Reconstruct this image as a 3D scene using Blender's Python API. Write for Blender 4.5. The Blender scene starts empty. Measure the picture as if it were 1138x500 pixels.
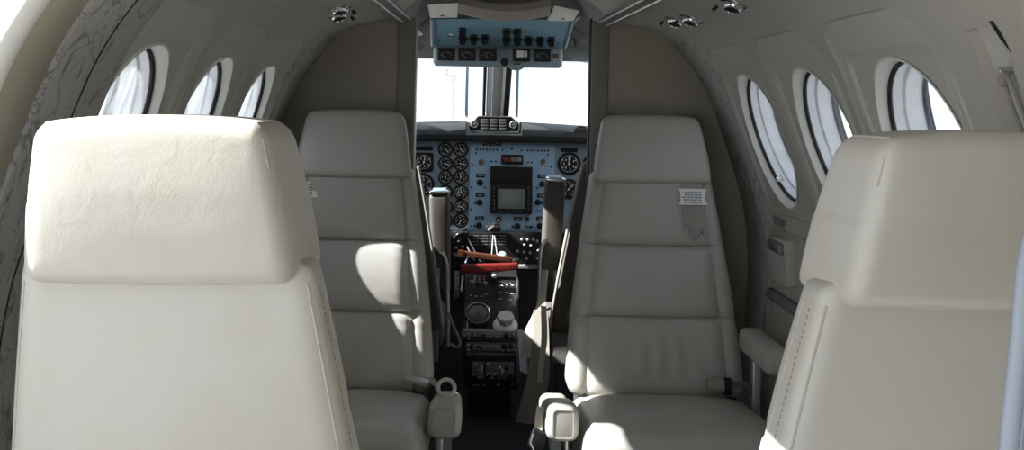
import bpy, bmesh, math, random
from mathutils import Vector, Matrix, Euler
from mathutils.geometry import delaunay_2d_cdt
random.seed(7)
C = bpy.context.scene.collection
PI = math.pi
R = math.radians

# ------------------------------------------------------------------ camera
F, VX, VY, ROLL = 1240.0, 529.0, 117.0, R(1.1)
CX, CZ = -0.082, 1.18
cam_d = bpy.data.cameras.new('camera'); cam = bpy.data.objects.new('camera', cam_d); C.objects.link(cam)
cam_d.sensor_width = 36; cam_d.lens = 36*F/1138
cam_d.shift_x = (569-VX)/1138; cam_d.shift_y = (VY-250)/1138
cam_d.clip_start = .02; cam_d.clip_end = 2000
cam.location = (CX, 0, CZ)
cam.rotation_euler = (Matrix.Rotation(PI/2, 3, 'X') @ Matrix.Rotation(ROLL, 3, 'Z')).to_euler()
bpy.context.scene.camera = cam
_c, _s = math.cos(ROLL), math.sin(ROLL)

def P(px, py, Y):
    """point of the cabin seen at a photo pixel, at distance Y ahead"""
    du, dv = px-VX, py-VY
    u, v = du*_c+dv*_s, -du*_s+dv*_c
    return Vector((CX+u*Y/F, Y, CZ-v*Y/F))

# ------------------------------------------------------------------ materials
def mat(name, col, rough=.5, metal=0, bump=0, bscale=80, var=0, vscale=6, spec=.5, coat=0, detail=6, bdist=.002):
    m = bpy.data.materials.new(name); m.use_nodes = True
    nt = m.node_tree; b = nt.nodes['Principled BSDF']
    b.inputs['Base Color'].default_value = (*col, 1); b.inputs['Roughness'].default_value = rough
    b.inputs['Metallic'].default_value = metal; b.inputs['Specular IOR Level'].default_value = spec
    if coat: b.inputs['Coat Weight'].default_value = coat
    tc = nt.nodes.new('ShaderNodeTexCoord')
    if var:
        n = nt.nodes.new('ShaderNodeTexNoise'); n.inputs['Scale'].default_value = vscale; n.inputs['Detail'].default_value = 5
        nt.links.new(tc.outputs['Object'], n.inputs['Vector'])
        r = nt.nodes.new('ShaderNodeValToRGB')
        r.color_ramp.elements[0].position = .3; r.color_ramp.elements[1].position = .7
        r.color_ramp.elements[0].color = (*[max(0, c*(1-var)) for c in col], 1)
        r.color_ramp.elements[1].color = (*[min(1, c*(1+var)) for c in col], 1)
        nt.links.new(n.outputs['Fac'], r.inputs['Fac']); nt.links.new(r.outputs['Color'], b.inputs['Base Color'])
    if bump:
        n = nt.nodes.new('ShaderNodeTexNoise'); n.inputs['Scale'].default_value = bscale; n.inputs['Detail'].default_value = detail
        nt.links.new(tc.outputs['Object'], n.inputs['Vector'])
        bp = nt.nodes.new('ShaderNodeBump'); bp.inputs['Strength'].default_value = bump; bp.inputs['Distance'].default_value = bdist
        nt.links.new(n.outputs['Fac'], bp.inputs['Height']); nt.links.new(bp.outputs['Normal'], b.inputs['Normal'])
    return m

def leather(name, col, stain):
    m = mat(name, col, .42, spec=.42)
    nt = m.node_tree; b = nt.nodes['Principled BSDF']; tc = nt.nodes['Texture Coordinate']
    n = nt.nodes.new('ShaderNodeTexNoise'); n.inputs['Scale'].default_value = 5; n.inputs['Detail'].default_value = 4
    nt.links.new(tc.outputs['Object'], n.inputs['Vector'])
    r = nt.nodes.new('ShaderNodeValToRGB'); r.color_ramp.elements[0].position = .42; r.color_ramp.elements[1].position = .72
    r.color_ramp.elements[0].color = (*col, 1); r.color_ramp.elements[1].color = (*stain, 1)
    nt.links.new(n.outputs['Fac'], r.inputs['Fac']); nt.links.new(r.outputs['Color'], b.inputs['Base Color'])
    v = nt.nodes.new('ShaderNodeTexVoronoi'); v.inputs['Scale'].default_value = 420
    n2 = nt.nodes.new('ShaderNodeTexNoise'); n2.inputs['Scale'].default_value = 22; n2.inputs['Detail'].default_value = 3; n2.inputs['Distortion'].default_value = 1.2
    nt.links.new(tc.outputs['Object'], v.inputs['Vector']); nt.links.new(tc.outputs['Object'], n2.inputs['Vector'])
    b1 = nt.nodes.new('ShaderNodeBump'); b1.inputs['Strength'].default_value = .08; b1.inputs['Distance'].default_value = .001
    b2 = nt.nodes.new('ShaderNodeBump'); b2.inputs['Strength'].default_value = .12; b2.inputs['Distance'].default_value = .004
    nt.links.new(v.outputs['Distance'], b1.inputs['Height']); nt.links.new(n2.outputs['Fac'], b2.inputs['Height'])
    nt.links.new(b2.outputs['Normal'], b1.inputs['Normal']); nt.links.new(b1.outputs['Normal'], b.inputs['Normal'])
    return m

def pane(name, tint, gloss=.05, haze=0.0, scr=False):
    """thin clear sheet: tinted straight-through light plus a weak mirror and some haze"""
    m = bpy.data.materials.new(name); m.use_nodes = True; nt = m.node_tree; nt.nodes.clear()
    o = nt.nodes.new('ShaderNodeOutputMaterial'); t = nt.nodes.new('ShaderNodeBsdfTransparent'); t.inputs[0].default_value = (*tint, 1)
    g = nt.nodes.new('ShaderNodeBsdfGlossy'); g.inputs['Roughness'].default_value = .03
    mx = nt.nodes.new('ShaderNodeMixShader'); mx.inputs[0].default_value = gloss
    nt.links.new(t.outputs[0], mx.inputs[1]); nt.links.new(g.outputs[0], mx.inputs[2])
    last = mx
    if haze:
        d = nt.nodes.new('ShaderNodeBsdfTranslucent'); d.inputs[0].default_value = (.8, .85, .9, 1)
        m2 = nt.nodes.new('ShaderNodeMixShader'); m2.inputs[0].default_value = haze
        nt.links.new(mx.outputs[0], m2.inputs[1]); nt.links.new(d.outputs[0], m2.inputs[2]); last = m2
        if scr:
            tc = nt.nodes.new('ShaderNodeTexCoord')
            mp = nt.nodes.new('ShaderNodeMapping'); mp.inputs['Scale'].default_value = (12, 60, 6)
            nz = nt.nodes.new('ShaderNodeTexNoise'); nz.inputs['Scale'].default_value = 1.6; nz.inputs['Detail'].default_value = 8; nz.inputs['Distortion'].default_value = .8
            rp = nt.nodes.new('ShaderNodeMapRange'); rp.inputs[1].default_value = .45; rp.inputs[2].default_value = .75; rp.inputs[3].default_value = haze*.5; rp.inputs[4].default_value = haze*3
            nt.links.new(tc.outputs['Object'], mp.inputs[0]); nt.links.new(mp.outputs[0], nz.inputs['Vector'])
            nt.links.new(nz.outputs['Fac'], rp.inputs[0]); nt.links.new(rp.outputs[0], m2.inputs[0])
    nt.links.new(last.outputs[0], o.inputs[0])
    return m

M = {}
M['leather'] = leather('cream leather', (.48, .462, .42), (.445, .418, .355))
M['leather_dark'] = leather('grey leather', (.40, .375, .325), (.36, .33, .28))
M['seam'] = mat('seam piping', (.43, .41, .36), .5, bump=.2, bscale=300)
M['thread'] = mat('stitch thread', (.30, .26, .20), .8)
M['trim'] = mat('cream wall panel', (.45, .432, .385), .55, bump=.12, bscale=260, var=.03, vscale=3)
M['inset'] = mat('grey window panel', (.50, .485, .445), .5, bump=.06, bscale=300)
M['beige'] = mat('beige panel', (.50, .455, .36), .55, bump=.1, bscale=200)
M['bulk'] = mat('taupe bulkhead vinyl', (.33, .295, .235), .6, bump=.15, bscale=350, var=.03)
M['post'] = mat('grey door post', (.215, .195, .175), .5)
M['white'] = mat('white plastic', (.86, .85, .82), .4)
M['ring'] = mat('pale window reveal', (.74, .72, .67), .45)
M['greyring'] = mat('grey window tube', (.78, .78, .77), .5, var=.06, vscale=20)
M['black'] = mat('black rubber', (.012, .012, .012), .6)
M['blackp'] = mat('black plastic', (.014, .014, .016), .5, spec=.3)
M['carpet'] = mat('dark blue carpet', (.035, .042, .05), .95, bump=.6, bscale=500, var=.15, vscale=60)
M['darktrim'] = mat('dark cockpit trim', (.075, .075, .08), .6, bump=.1, bscale=200)
M['greytrim'] = mat('grey cockpit headliner', (.20, .20, .20), .65, bump=.1, bscale=250)
M['glare'] = mat('black glareshield vinyl', (.016, .018, .018), .6, bump=.25, bscale=300)
M['blue'] = mat('sky blue panel paint', (.36, .56, .76), .42)
M['bluegrey'] = mat('blue grey panel paint', (.29, .37, .44), .45)
M['over'] = mat('faded blue overhead paint', (.20, .36, .47), .45)
M['overrim'] = mat('grey blue overhead rim', (.30, .38, .44), .45)
M['chrome'] = mat('chrome', (.82, .82, .82), .16, 1)
M['steel'] = mat('brushed steel', (.55, .55, .54), .35, 1)
M['mark'] = mat('white dial marking', (.80, .80, .76), .5)
M['dimmark'] = mat('grey dial marking', (.36, .36, .34), .5)
M['copper'] = mat('brown knob', (.22, .13, .07), .4)
M['screen'] = mat('unlit screen glass', (.20, .225, .215), .2)
M['red'] = mat('red painted bar', (.17, .013, .010), .42, var=.15, vscale=40)
M['orange'] = mat('worn orange bar', (.09, .024, .010), .5, var=.25, vscale=50)
M['web'] = mat('grey webbing', (.33, .31, .27), .8, bump=.5, bscale=600)
M['webl'] = mat('cream webbing', (.60, .56, .48), .8, bump=.4, bscale=600)
M['paper'] = mat('blue white paper', (.70, .74, .82), .7)
M['knobgrey'] = mat('grey knob', (.24, .23, .21), .35)
M['ivory'] = mat('ivory knob', (.62, .58, .50), .4)
M['darkseat'] = mat('brown grey crew seat vinyl', (.10, .092, .08), .6, bump=.2, bscale=200, var=.05)
M['concrete'] = mat('pale concrete', (.36, .36, .355), .85, bump=.3, bscale=3, var=.08, vscale=.4)
M['divider'] = mat('blue grey divider laminate', (.22, .24, .28), .45)
M['visor'] = pane('green tinted visor', (.72, .78, .74), .06, .12)
M['inner'] = pane('inner cabin pane', (.94, .95, .96), .04, .04, True)
M['outer'] = pane('outer cabin pane', (.95, .96, .98), .04)
M['shield'] = pane('windshield pane', (.95, .97, .98), .05)

def marbled():
    m = mat('marbled grey fabric', (.17, .165, .155), .8)
    nt = m.node_tree; b = nt.nodes['Principled BSDF']; tc = nt.nodes['Texture Coordinate']; L = nt.links
    mp = nt.nodes.new('ShaderNodeMapping'); mp.inputs['Scale'].default_value = (1.25, 1.25, .55); mp.inputs['Rotation'].default_value = (.5, .3, 0); L.new(tc.outputs['Object'], mp.inputs[0])
    veins = []
    for sc_, wd in ((8, .017), (15, .013)):
        n = nt.nodes.new('ShaderNodeTexNoise'); n.inputs['Scale'].default_value = sc_; n.inputs['Detail'].default_value = 3; n.inputs['Distortion'].default_value = 1.1
        L.new(mp.outputs[0], n.inputs['Vector'])
        a = nt.nodes.new('ShaderNodeMath'); a.operation = 'SUBTRACT'; a.inputs[1].default_value = .5; L.new(n.outputs['Fac'], a.inputs[0])
        c = nt.nodes.new('ShaderNodeMath'); c.operation = 'ABSOLUTE'; L.new(a.outputs[0], c.inputs[0])
        q = nt.nodes.new('ShaderNodeMapRange'); q.inputs[1].default_value = 0; q.inputs[2].default_value = wd; q.inputs[3].default_value = .38; q.inputs[4].default_value = 1
        L.new(c.outputs[0], q.inputs[0]); veins.append(q)
    mu = nt.nodes.new('ShaderNodeMath'); mu.operation = 'MULTIPLY'; L.new(veins[0].outputs[0], mu.inputs[0]); L.new(veins[1].outputs[0], mu.inputs[1])
    r = nt.nodes.new('ShaderNodeValToRGB'); e = r.color_ramp.elements
    e[0].position = .2; e[0].color = (.13, .13, .135, 1); e[1].position = 1; e[1].color = (.42, .41, .39, 1)
    L.new(mu.outputs[0], r.inputs['Fac']); L.new(r.outputs['Color'], b.inputs['Base Color'])
    return m
M['marble'] = marbled()

# ------------------------------------------------------------------ mesh builder
def lin(a, b, n): return [a+(b-a)*i/(n-1) for i in range(n)]

class G:
    def __init__(s): s.v = []; s.f = []; s.mi = []
    def add(s, vs, fs, m=0):
        o = len(s.v); s.v += [Vector(p) for p in vs]
        s.f += [tuple(o+i for i in f) for f in fs]; s.mi += [m]*len(fs); return s
    def pad(s, c, h, r, fn=None, n=(8, 6, 8), k=4, rot=None, m=0):
        """box with rounded edges, optionally reshaped by fn on local points"""
        c = Vector(c); axes = []
        for hh, nn in zip(h, n):
            rr = min(r, hh*.999)
            e = [-hh+rr*(1-math.cos(PI/2*i/k)) for i in range(k)]
            mid = lin(-hh+rr, hh-rr, max(2, nn)) if hh-rr > 1e-6 else [0.0]
            axes.append(e+mid+[-x for x in reversed(e)])
        rr3 = [min(r, hh*.999) for hh in h]; vs = {}; vl = []; fs = []
        def pt(p):
            key = tuple(round(q, 6) for q in p)
            if key in vs: return vs[key]
            inn = Vector([max(-(hh-q), min(hh-q, x)) for x, hh, q in zip(p, h, rr3)]); d = Vector(p)-inn
            l = d.length
            q = Vector(p) if l < 1e-9 else inn+Vector([d[i]/l*rr3[i] for i in range(3)])
            if fn: q = Vector(fn(q))
            if rot is not None: q = rot @ q
            vs[key] = len(vl); vl.append(c+q); return vs[key]
        for ax in range(3):
            a, b = (ax+1) % 3, (ax+2) % 3
            for sg in (-1, 1):
                A, B = axes[a], axes[b]
                for i in range(len(A)-1):
                    for j in range(len(B)-1):
                        q = []
                        for (x, y) in ((i, j), (i+1, j), (i+1, j+1), (i, j+1)):
                            p = [0, 0, 0]; p[ax] = sg*h[ax]; p[a] = A[x]; p[b] = B[y]; q.append(pt(p))
                        if len(set(q)) == 4: fs.append(q if sg > 0 else q[::-1])
        return s.add(vl, fs, m)
    def box(s, c, h, rot=None, bev=.002, m=0): return s.pad(c, h, min(bev, min(h)*.9), None, (2, 2, 2), 2, rot, m)
    def span(s, a, b, bev=.002, m=0):
        a, b = Vector(a), Vector(b); return s.box((a+b)/2, [abs(x)/2 for x in (b-a)], None, bev, m)
    def lathe(s, prof, org, ax=(0, 0, 1), n=24, m=0, closed=False):
        """prof: (radius, height) pairs along ax from org"""
        ax = Vector(ax).normalized(); q = Vector((0, 0, 1)).rotation_difference(ax); org = Vector(org)
        vs = []; fs = []
        for (r, h) in prof:
            for i in range(n):
                t = 2*PI*i/n; vs.append(org+q @ Vector((r*math.cos(t), r*math.sin(t), h)))
        L = len(prof)
        for k in range(L if closed else L-1):
            for i in range(n):
                j = (i+1) % n; k2 = (k+1) % L; fs.append((k*n+i, k*n+j, k2*n+j, k2*n+i))
        if not closed:
            if prof[0][0] > 1e-5: fs.append(tuple(range(n-1, -1, -1)))
            if prof[-1][0] > 1e-5: fs.append(tuple((L-1)*n+i for i in range(n)))
        return s.add(vs, fs, m)
    def cyl(s, a, b, r, r2=None, n=20, m=0):
        a, b = Vector(a), Vector(b); r2 = r if r2 is None else r2; L = (b-a).length; e = min(r, r2, L)*.15
        return s.lathe([(r-e, 0), (r, e), (r2, L-e), (r2-e, L)], a, b-a, n, m)
    def tube(s, path, r, n=10, closed=False, m=0, flat=1.0):
        path = [Vector(p) for p in path]; L = len(path); vs = []; fs = []; up = None
        for i in range(L):
            a = path[i-1] if (i > 0 or closed) else path[i]; b = path[(i+1) % L] if (i < L-1 or closed) else path[i]
            t = (b-a).normalized()
            if up is None: up = t.orthogonal().normalized()
            up = (up-t*up.dot(t)).normalized(); w = t.cross(up)
            for k in range(n):
                an = 2*PI*k/n; vs.append(path[i]+up*math.cos(an)*r+w*math.sin(an)*r*flat)
        for i in range(L if closed else L-1):
            for k in range(n):
                i2 = (i+1) % L; k2 = (k+1) % n; fs.append((i*n+k, i*n+k2, i2*n+k2, i2*n+k))
        if not closed: fs += [tuple(range(n-1, -1, -1)), tuple((L-1)*n+k for k in range(n))]
        return s.add(vs, fs, m)
    def ribbon(s, path, wdir, w, t, m=0):
        """strap: rectangular section swept along path, width along wdir"""
        path = [Vector(p) for p in path]; L = len(path); vs = []; fs = []
        for i in range(L):
            wv = Vector(wdir[i] if isinstance(wdir, list) else wdir).normalized()
            ww = w[i] if isinstance(w, (list, tuple)) else w
            tg = (path[min(i+1, L-1)]-path[max(i-1, 0)]).normalized(); nn = tg.cross(wv).normalized()
            for (a, b) in ((-1, -1), (-.6, -1.15), (.6, -1.15), (1, -1), (1, 1), (.6, 1.15), (-.6, 1.15), (-1, 1)): vs.append(path[i]+wv*a*ww/2+nn*b*t/2)
        for i in range(L-1):
            for k in range(8): fs.append((i*8+k, i*8+(k+1) % 8, i*8+8+(k+1) % 8, i*8+8+k))
        fs += [tuple(range(7, -1, -1)), tuple((L-1)*8+k for k in range(8))]
        return s.add(vs, fs, m)
    def prism(s, poly, d, m=0):
        """poly: 3-D points of a flat outline, pushed along d"""
        poly = [Vector(p) for p in poly]; d = Vector(d); n = len(poly)
        nrm = (poly[1]-poly[0]).cross(poly[2]-poly[1])
        if nrm.dot(d) > 0: poly = poly[::-1]
        return s.add(poly+[p+d for p in poly], [tuple(range(n)), tuple(range(2*n-1, n-1, -1))]+[(i, i+n, (i+1) % n+n, (i+1) % n) for i in range(n)], m)
    def grid(s, rows, m=0, closed=False):
        n = len(rows[0]); fs = []
        for i in range(len(rows)-1):
            for j in range(n if closed else n-1): fs.append((i*n+j, i*n+(j+1) % n, (i+1)*n+(j+1) % n, (i+1)*n+j))
        return s.add([p for r in rows for p in r], fs, m)
    def build(s, name, mats, parent=None, ang=40, label=None, fix=True):
        lo = Vector([min(p[i] for p in s.v) for i in range(3)]); hi = Vector([max(p[i] for p in s.v) for i in range(3)])
        org = (lo+hi)/2
        if parent is None: org.z = lo.z
        me = bpy.data.meshes.new(name); me.from_pydata([p-org for p in s.v], [], s.f)
        mats = mats if isinstance(mats, (list, tuple)) else [mats]
        for m_ in mats: me.materials.append(M[m_] if isinstance(m_, str) else m_)
        me.polygons.foreach_set('material_index', s.mi); me.update()
        if fix:
            bm = bmesh.new(); bm.from_mesh(me); bmesh.ops.recalc_face_normals(bm, faces=bm.faces); bm.to_mesh(me); bm.free()
        me.shade_smooth(); me.set_sharp_from_angle(angle=R(ang))
        o = bpy.data.objects.new(name, me); C.objects.link(o)
        if parent: o.parent = parent; o.location = org-WL[parent.name]
        else: o.location = org
        WL[o.name] = org
        if label: o['label'] = label
        return o
WL = {}

def tag(o, label, cat, group=None):
    o['label'] = label; o['category'] = cat
    if group: o['group'] = group
    return o
def thing(name, label, cat, loc=(0, 0, 0), group=None):
    o = bpy.data.objects.new(name, None); C.objects.link(o); o.location = loc; o.empty_display_size = .05
    WL[o.name] = Vector(loc); return tag(o, label, cat, group)
def struct(o): o['kind'] = 'structure'; return o
def struct_empty(name, loc=(0, 0, 0)):
    o = bpy.data.objects.new(name, None); C.objects.link(o); o.location = loc; WL[o.name] = Vector(loc); o['kind'] = 'structure'; return o

def text_mesh(g, txt, org, xdir, ydir, size, depth=.0008, m=0, align='CENTER'):
    cu = bpy.data.curves.new('lettering', 'FONT'); cu.body = txt; cu.size = size; cu.extrude = depth; cu.align_x = align; cu.align_y = 'CENTER'; cu.resolution_u = 3
    o = bpy.data.objects.new('lettering', cu); C.objects.link(o); dg = bpy.context.evaluated_depsgraph_get(); dg.update()
    me = bpy.data.meshes.new_from_object(o.evaluated_get(dg))
    x, y = Vector(xdir).normalized(), Vector(ydir).normalized(); z = x.cross(y); org = Vector(org)
    g.add([org+x*v.co.x+y*v.co.y+z*v.co.z for v in me.vertices], [tuple(p.vertices) for p in me.polygons], m)
    bpy.data.objects.remove(o); bpy.data.curves.remove(cu); bpy.data.meshes.remove(me)

# ------------------------------------------------------------------ cabin shell
PROF = [(0, .378), (.1, .373), (.2, .354), (.28, .322), (.312, .290), (.335, .265), (.40, .251), (.46, .237), (.525, .205), (.585, .139), (.63, .070), (.66, .003),
        (.69, -.078), (.725, -.18), (.755, -.28), (.772, -.40), (.776, -.52), (.768, -.68), (.742, -.88), (.70, -1.05), (.655, -1.18)]
def catmull(pts, n=10):
    out = []
    for i in range(len(pts)-1):
        p0, p1, p2, p3 = pts[max(i-1, 0)], pts[i], pts[i+1], pts[min(i+2, len(pts)-1)]
        for k in range(n):
            t = k/n
            out.append(tuple(.5*(2*p1[j]+(p2[j]-p0[j])*t+(2*p0[j]-5*p1[j]+4*p2[j]-p3[j])*t*t+(3*p1[j]-p0[j]-3*p2[j]+p3[j])*t**3) for j in range(len(p1))))
    return out+[tuple(pts[-1])]
PF = catmull(PROF, 12); SL = [0]
for a, b in zip(PF, PF[1:]): SL.append(SL[-1]+math.hypot(b[0]-a[0], b[1]-a[1]))
def prof(s):
    s = max(0, min(SL[-1], s)); lo, hi = 0, len(SL)-1
    while hi-lo > 1:
        md = (lo+hi)//2
        if SL[md] <= s: lo = md
        else: hi = md
    t = (s-SL[lo])/(SL[hi]-SL[lo]); return PF[lo][0]+(PF[hi][0]-PF[lo][0])*t, PF[lo][1]+(PF[hi][1]-PF[lo][1])*t
def s_of_z(z):   # arclength where the wall reaches relative height z
    lo, hi = SL[72], SL[-1]
    for _ in range(50):
        md = (lo+hi)/2
        if prof(md)[1] > z: lo = md
        else: hi = md
    return lo
def s_of_x(x):
    lo, hi = 0, SL[160]
    for _ in range(50):
        md = (lo+hi)/2
        if prof(md)[0] < x: lo = md
        else: hi = md
    return lo
def nrm(s):
    a, b = prof(s-.003), prof(s+.003); t = Vector((b[0]-a[0], b[1]-a[1])).normalized(); return Vector((-t.y, t.x))  # outward
def W(side, s, Y, off=0.0):
    x, z = prof(s); n = nrm(s); return Vector((side*(x+n.x*off), Y, CZ+z+n.y*off))

BULK = 3.46
S_CEIL = s_of_x(.46)
WIN_Y = (1.925, 2.455, 2.985); WIN_R = .187; S_WIN = s_of_z(-.083)
def arch_loop(yc, hw, s0, s1, r, n=8):
    """rounded rectangle in (s, Y)"""
    out = []
    for (cs, cy, a0) in ((s1-r, yc+hw-r, 0), (s0+r, yc+hw-r, 90), (s0+r, yc-hw+r, 180), (s1-r, yc-hw+r, 270)):
        for i in range(n+1):
            a = R(a0+90*i/n); out.append((cs+r*math.cos(a), cy+r*math.sin(a)))
    return out
def inside(p, poly):
    c = False; j = len(poly)-1
    for i in range(len(poly)):
        if (poly[i][1] > p[1]) != (poly[j][1] > p[1]) and p[0] < (poly[j][0]-poly[i][0])*(p[1]-poly[i][1])/(poly[j][1]-poly[i][1])+poly[i][0]: c = not c
        j = i
    return c
def make_wall(side, name, y0, y1, pockets=()):
    """wall skin with round window holes, stepped window panels and any extra pockets"""
    loops = []   # (poly, offset inside)
    holes = []
    for yc in WIN_Y:
        A0, A1 = s_of_z(.168), s_of_z(-.335)
        loops.append((arch_loop(yc, .237, A0, A1, .10), 0.0)); loops.append((arch_loop(yc, .230, A0+.007, A1-.007, .095), .006))
        B0, B1 = s_of_z(.108), s_of_z(-.285)
        loops.append((arch_loop(yc, .207, B0, B1, .03), .0062)); loops.append((arch_loop(yc, .203, B0+.012, B1-.004, .026), .012))
        holes.append([(S_WIN+WIN_R*1.02*math.sin(2*PI*i/72), yc+WIN_R*math.cos(2*PI*i/72)) for i in range(72)])
    for (yc, hw, s0, s1, d) in pockets:
        loops.append((arch_loop(yc, hw, s0, s1, .008), 0.0)); loops.append((arch_loop(yc, hw-.004, s0+.004, s1-.004, .006), d))
    def depth(p):
        d = 0.0
        for poly, off in loops:
            if off and inside(p, poly): d = max(d, off)
        return d
    pts = []; edges = []
    def addloop(l):
        o = len(pts); pts.extend(l); edges.extend((o+i, o+(i+1) % len(l)) for i in range(len(l)))
    dep = {}
    for poly, off in loops:
        o = len(pts); addloop(poly)
        for i in range(len(poly)): dep[o+i] = off if off != .0062 else .006
    for h in holes:
        o = len(pts); addloop(h)
        for i in range(len(h)): dep[o+i] = .012
    n1 = len(pts); ns = int((SL[-1]-S_CEIL)/.022); ny = int((y1-y0)/.028)
    for i in range(ns+1):
        for j in range(ny+1):
            p = (S_CEIL+(SL[-1]-S_CEIL)*i/ns, y0+(y1-y0)*j/ny)
            if 0 < i < ns and 0 < j < ny:
                if any(math.hypot(p[0]-S_WIN, p[1]-yc) < WIN_R+.012 for yc in WIN_Y): continue
                if any(min(math.hypot(p[0]-q[0], p[1]-q[1]) for q in poly) < .008 for poly, _ in loops if abs(p[1]-poly[0][1]) < .6): continue
            pts.append(p)
    v2, e2, f2, ov, oe, of = delaunay_2d_cdt([Vector(p) for p in pts], edges, [], 0, 1e-6)
    g = G(); vs = []
    for i, p in enumerate(v2):
        src = ov[i][0] if ov[i] else None
        d = dep.get(src) if src in dep else depth((p.x, p.y))
        vs.append(W(side, p.x, p.y, d))
    fs = []; mi = []
    for f in f2:
        c = sum((v2[i] for i in f), Vector((0, 0)))/len(f)
        if any(math.hypot(c.x-S_WIN, c.y-yc) < WIN_R*.985 for yc in WIN_Y): continue
        fs.append(tuple(f)); mi.append(1 if depth((c.x, c.y)) > 0 else 0)
    g.add(vs, fs); g.mi = mi
    # closing thickness: an outer skin a little further out, so that the wall is a solid lining
    return struct(g.build(name, ['trim', 'inset'], ang=28, fix=False))

S_P0, S_P1 = s_of_z(.118), s_of_z(-.16)
wall_l = make_wall(-1, 'wall_left', 1.33, BULK+.02)
wall_r = make_wall(1, 'wall_right', -.62, BULK+.02, [(1.518, .045, S_P0, S_P1, .016)])

# outer skin of the fuselage (rough shell with window openings, keeps daylight out between the windows)
def outer_skin(side, name, y0, y1, off=.104):
    pts = []; edges = []
    for yc in WIN_Y:
        o = len(pts); pts += [(S_WIN+.172*math.sin(2*PI*i/48), yc+.170*math.cos(2*PI*i/48)) for i in range(48)]
        edges += [(o+i, o+(i+1) % 48) for i in range(48)]
    ns, ny = 36, 60
    for i in range(ns+1):
        for j in range(ny+1):
            p = (SL[-1]*i/ns, y0+(y1-y0)*j/ny)
            if any(math.hypot(p[0]-S_WIN, p[1]-yc) < .182 for yc in WIN_Y): continue
            pts.append(p)
    v2, e2, f2, *_ = delaunay_2d_cdt([Vector(p) for p in pts], edges, [], 0, 1e-6)
    g = G(); fs = []
    for f in f2:
        c = sum((v2[i] for i in f), Vector((0, 0)))/len(f)
        if any(math.hypot(c.x-S_WIN, c.y-yc) < .167 for yc in WIN_Y): continue
        fs.append(tuple(f))
    g.add([W(side, p.x, p.y, off) for p in v2], fs)
    return struct(g.build(name, 'white', fix=False))
outer_skin(-1, 'wall_outer_left', 1.33, 3.5); outer_skin(1, 'wall_outer_right', -.62, 3.5)

# ceiling
g = G(); rows = []
for j in range(40):
    Y = -.62+(BULK+.02+.62)*j/39
    rows.append([W(-1, S_CEIL*(1-i/14), Y) for i in range(14)]+[W(1, S_CEIL*i/14, Y) for i in range(15)])
g.grid(rows); struct(g.build('ceiling', 'trim', fix=False))

# unseen aft bulkhead, added to cut light from behind: closed right, open left
g = G(); ol = [(-.10, CZ+.33)]
for i in range(40):
    x, z = prof(.10+(SL[-1]-.10)*i/39); ol.append((x+.01, CZ+z))
ol.append((-.10, 0)); g.prism([(x, -.60, z) for x, z in ol], (0, -.03, 0)); struct(g.build('wall_light_block', 'bulk'))

# floor
g = G(); g.span((-.80, -.6, -.03), (.80, 4.75, 0), .004); struct(g.build('floor', 'carpet'))

# windows
def frame_axes(side):
    a, b = W(side, S_WIN-.1, 0), W(side, S_WIN+.1, 0); t = (a-b).normalized(); y = Vector((0, 1, 0))
    n = nrm(S_WIN); return t, y, Vector((side*n.x, 0, n.y)).normalized()
def make_window(side, yc, name):
    t, y, n = frame_axes(side); c = W(side, S_WIN, yc, .001)
    root = struct_empty(name, c)
    N = 72; rows = []
    rows.append([W(side, S_WIN+(WIN_R*1.02+.001)*math.sin(2*PI*i/N), yc+(WIN_R+.001)*math.cos(2*PI*i/N), .009) for i in range(N)])
    rows.append([W(side, S_WIN+(WIN_R*1.02-.004)*math.sin(2*PI*i/N), yc+(WIN_R-.004)*math.cos(2*PI*i/N), .0085) for i in range(N)])
    for d, r in ((.012, WIN_R-.006), (.018, WIN_R-.008), (.025, WIN_R-.010)):
        rows.append([c+n*d+y*r*math.cos(2*PI*i/N)-t*r*math.sin(2*PI*i/N) for i in range(N)])
    g = G(); g.grid(rows, closed=True); g.build('window_frame', 'ring', root, fix=False)
    g = G(); g.tube([c+n*.028+(y*math.cos(2*PI*i/N)-t*math.sin(2*PI*i/N))*(WIN_R-.012) for i in range(N)], .005, 8, True); g.build('window_seal', 'black', root)
    rr = WIN_R-.012
    g = G(); g.lathe([(rr, -.0015), (rr, .0015)], c+n*.030, n, 64); g.build('inner_pane', 'inner', root)
    rows = []
    for d, r in ((.032, rr-.001), (.050, rr-.003), (.054, rr-.009), (.086, rr-.012)):
        rows.append([c+n*d+y*r*math.cos(2*PI*i/N)-t*r*math.sin(2*PI*i/N) for i in range(N)])
    g = G(); g.grid(rows, closed=True); g.build('window_tube', 'greyring', root, fix=False)
    g = G(); g.tube([c+n*.089+(y*math.cos(2*PI*i/N)-t*math.sin(2*PI*i/N))*(rr-.014) for i in range(N)], .0045, 8, True); g.build('outer_seal', 'blackp', root)
    g = G(); g.lathe([(rr-.012, -.002), (rr-.012, .002)], c+n*.092, n, 64); g.build('outer_pane', 'outer', root)
    # turning knob of the dimmable inner pane
    kd = c+n*.024+y*(.105*-1)*0-t*.115+y*.06
    g = G(); g.lathe([(.0, -.014), (.006, -.013), (.0075, -.006), (.006, 0), (.010, .002), (.010, .006)], kd, n, 16)
    g.build('pane_knob', 'white', root)
for i, yc in enumerate(reversed(WIN_Y)):
    make_window(-1, yc, 'window_%d' % (i+1)); make_window(1, yc, 'window_%d' % (i+4))

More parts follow.
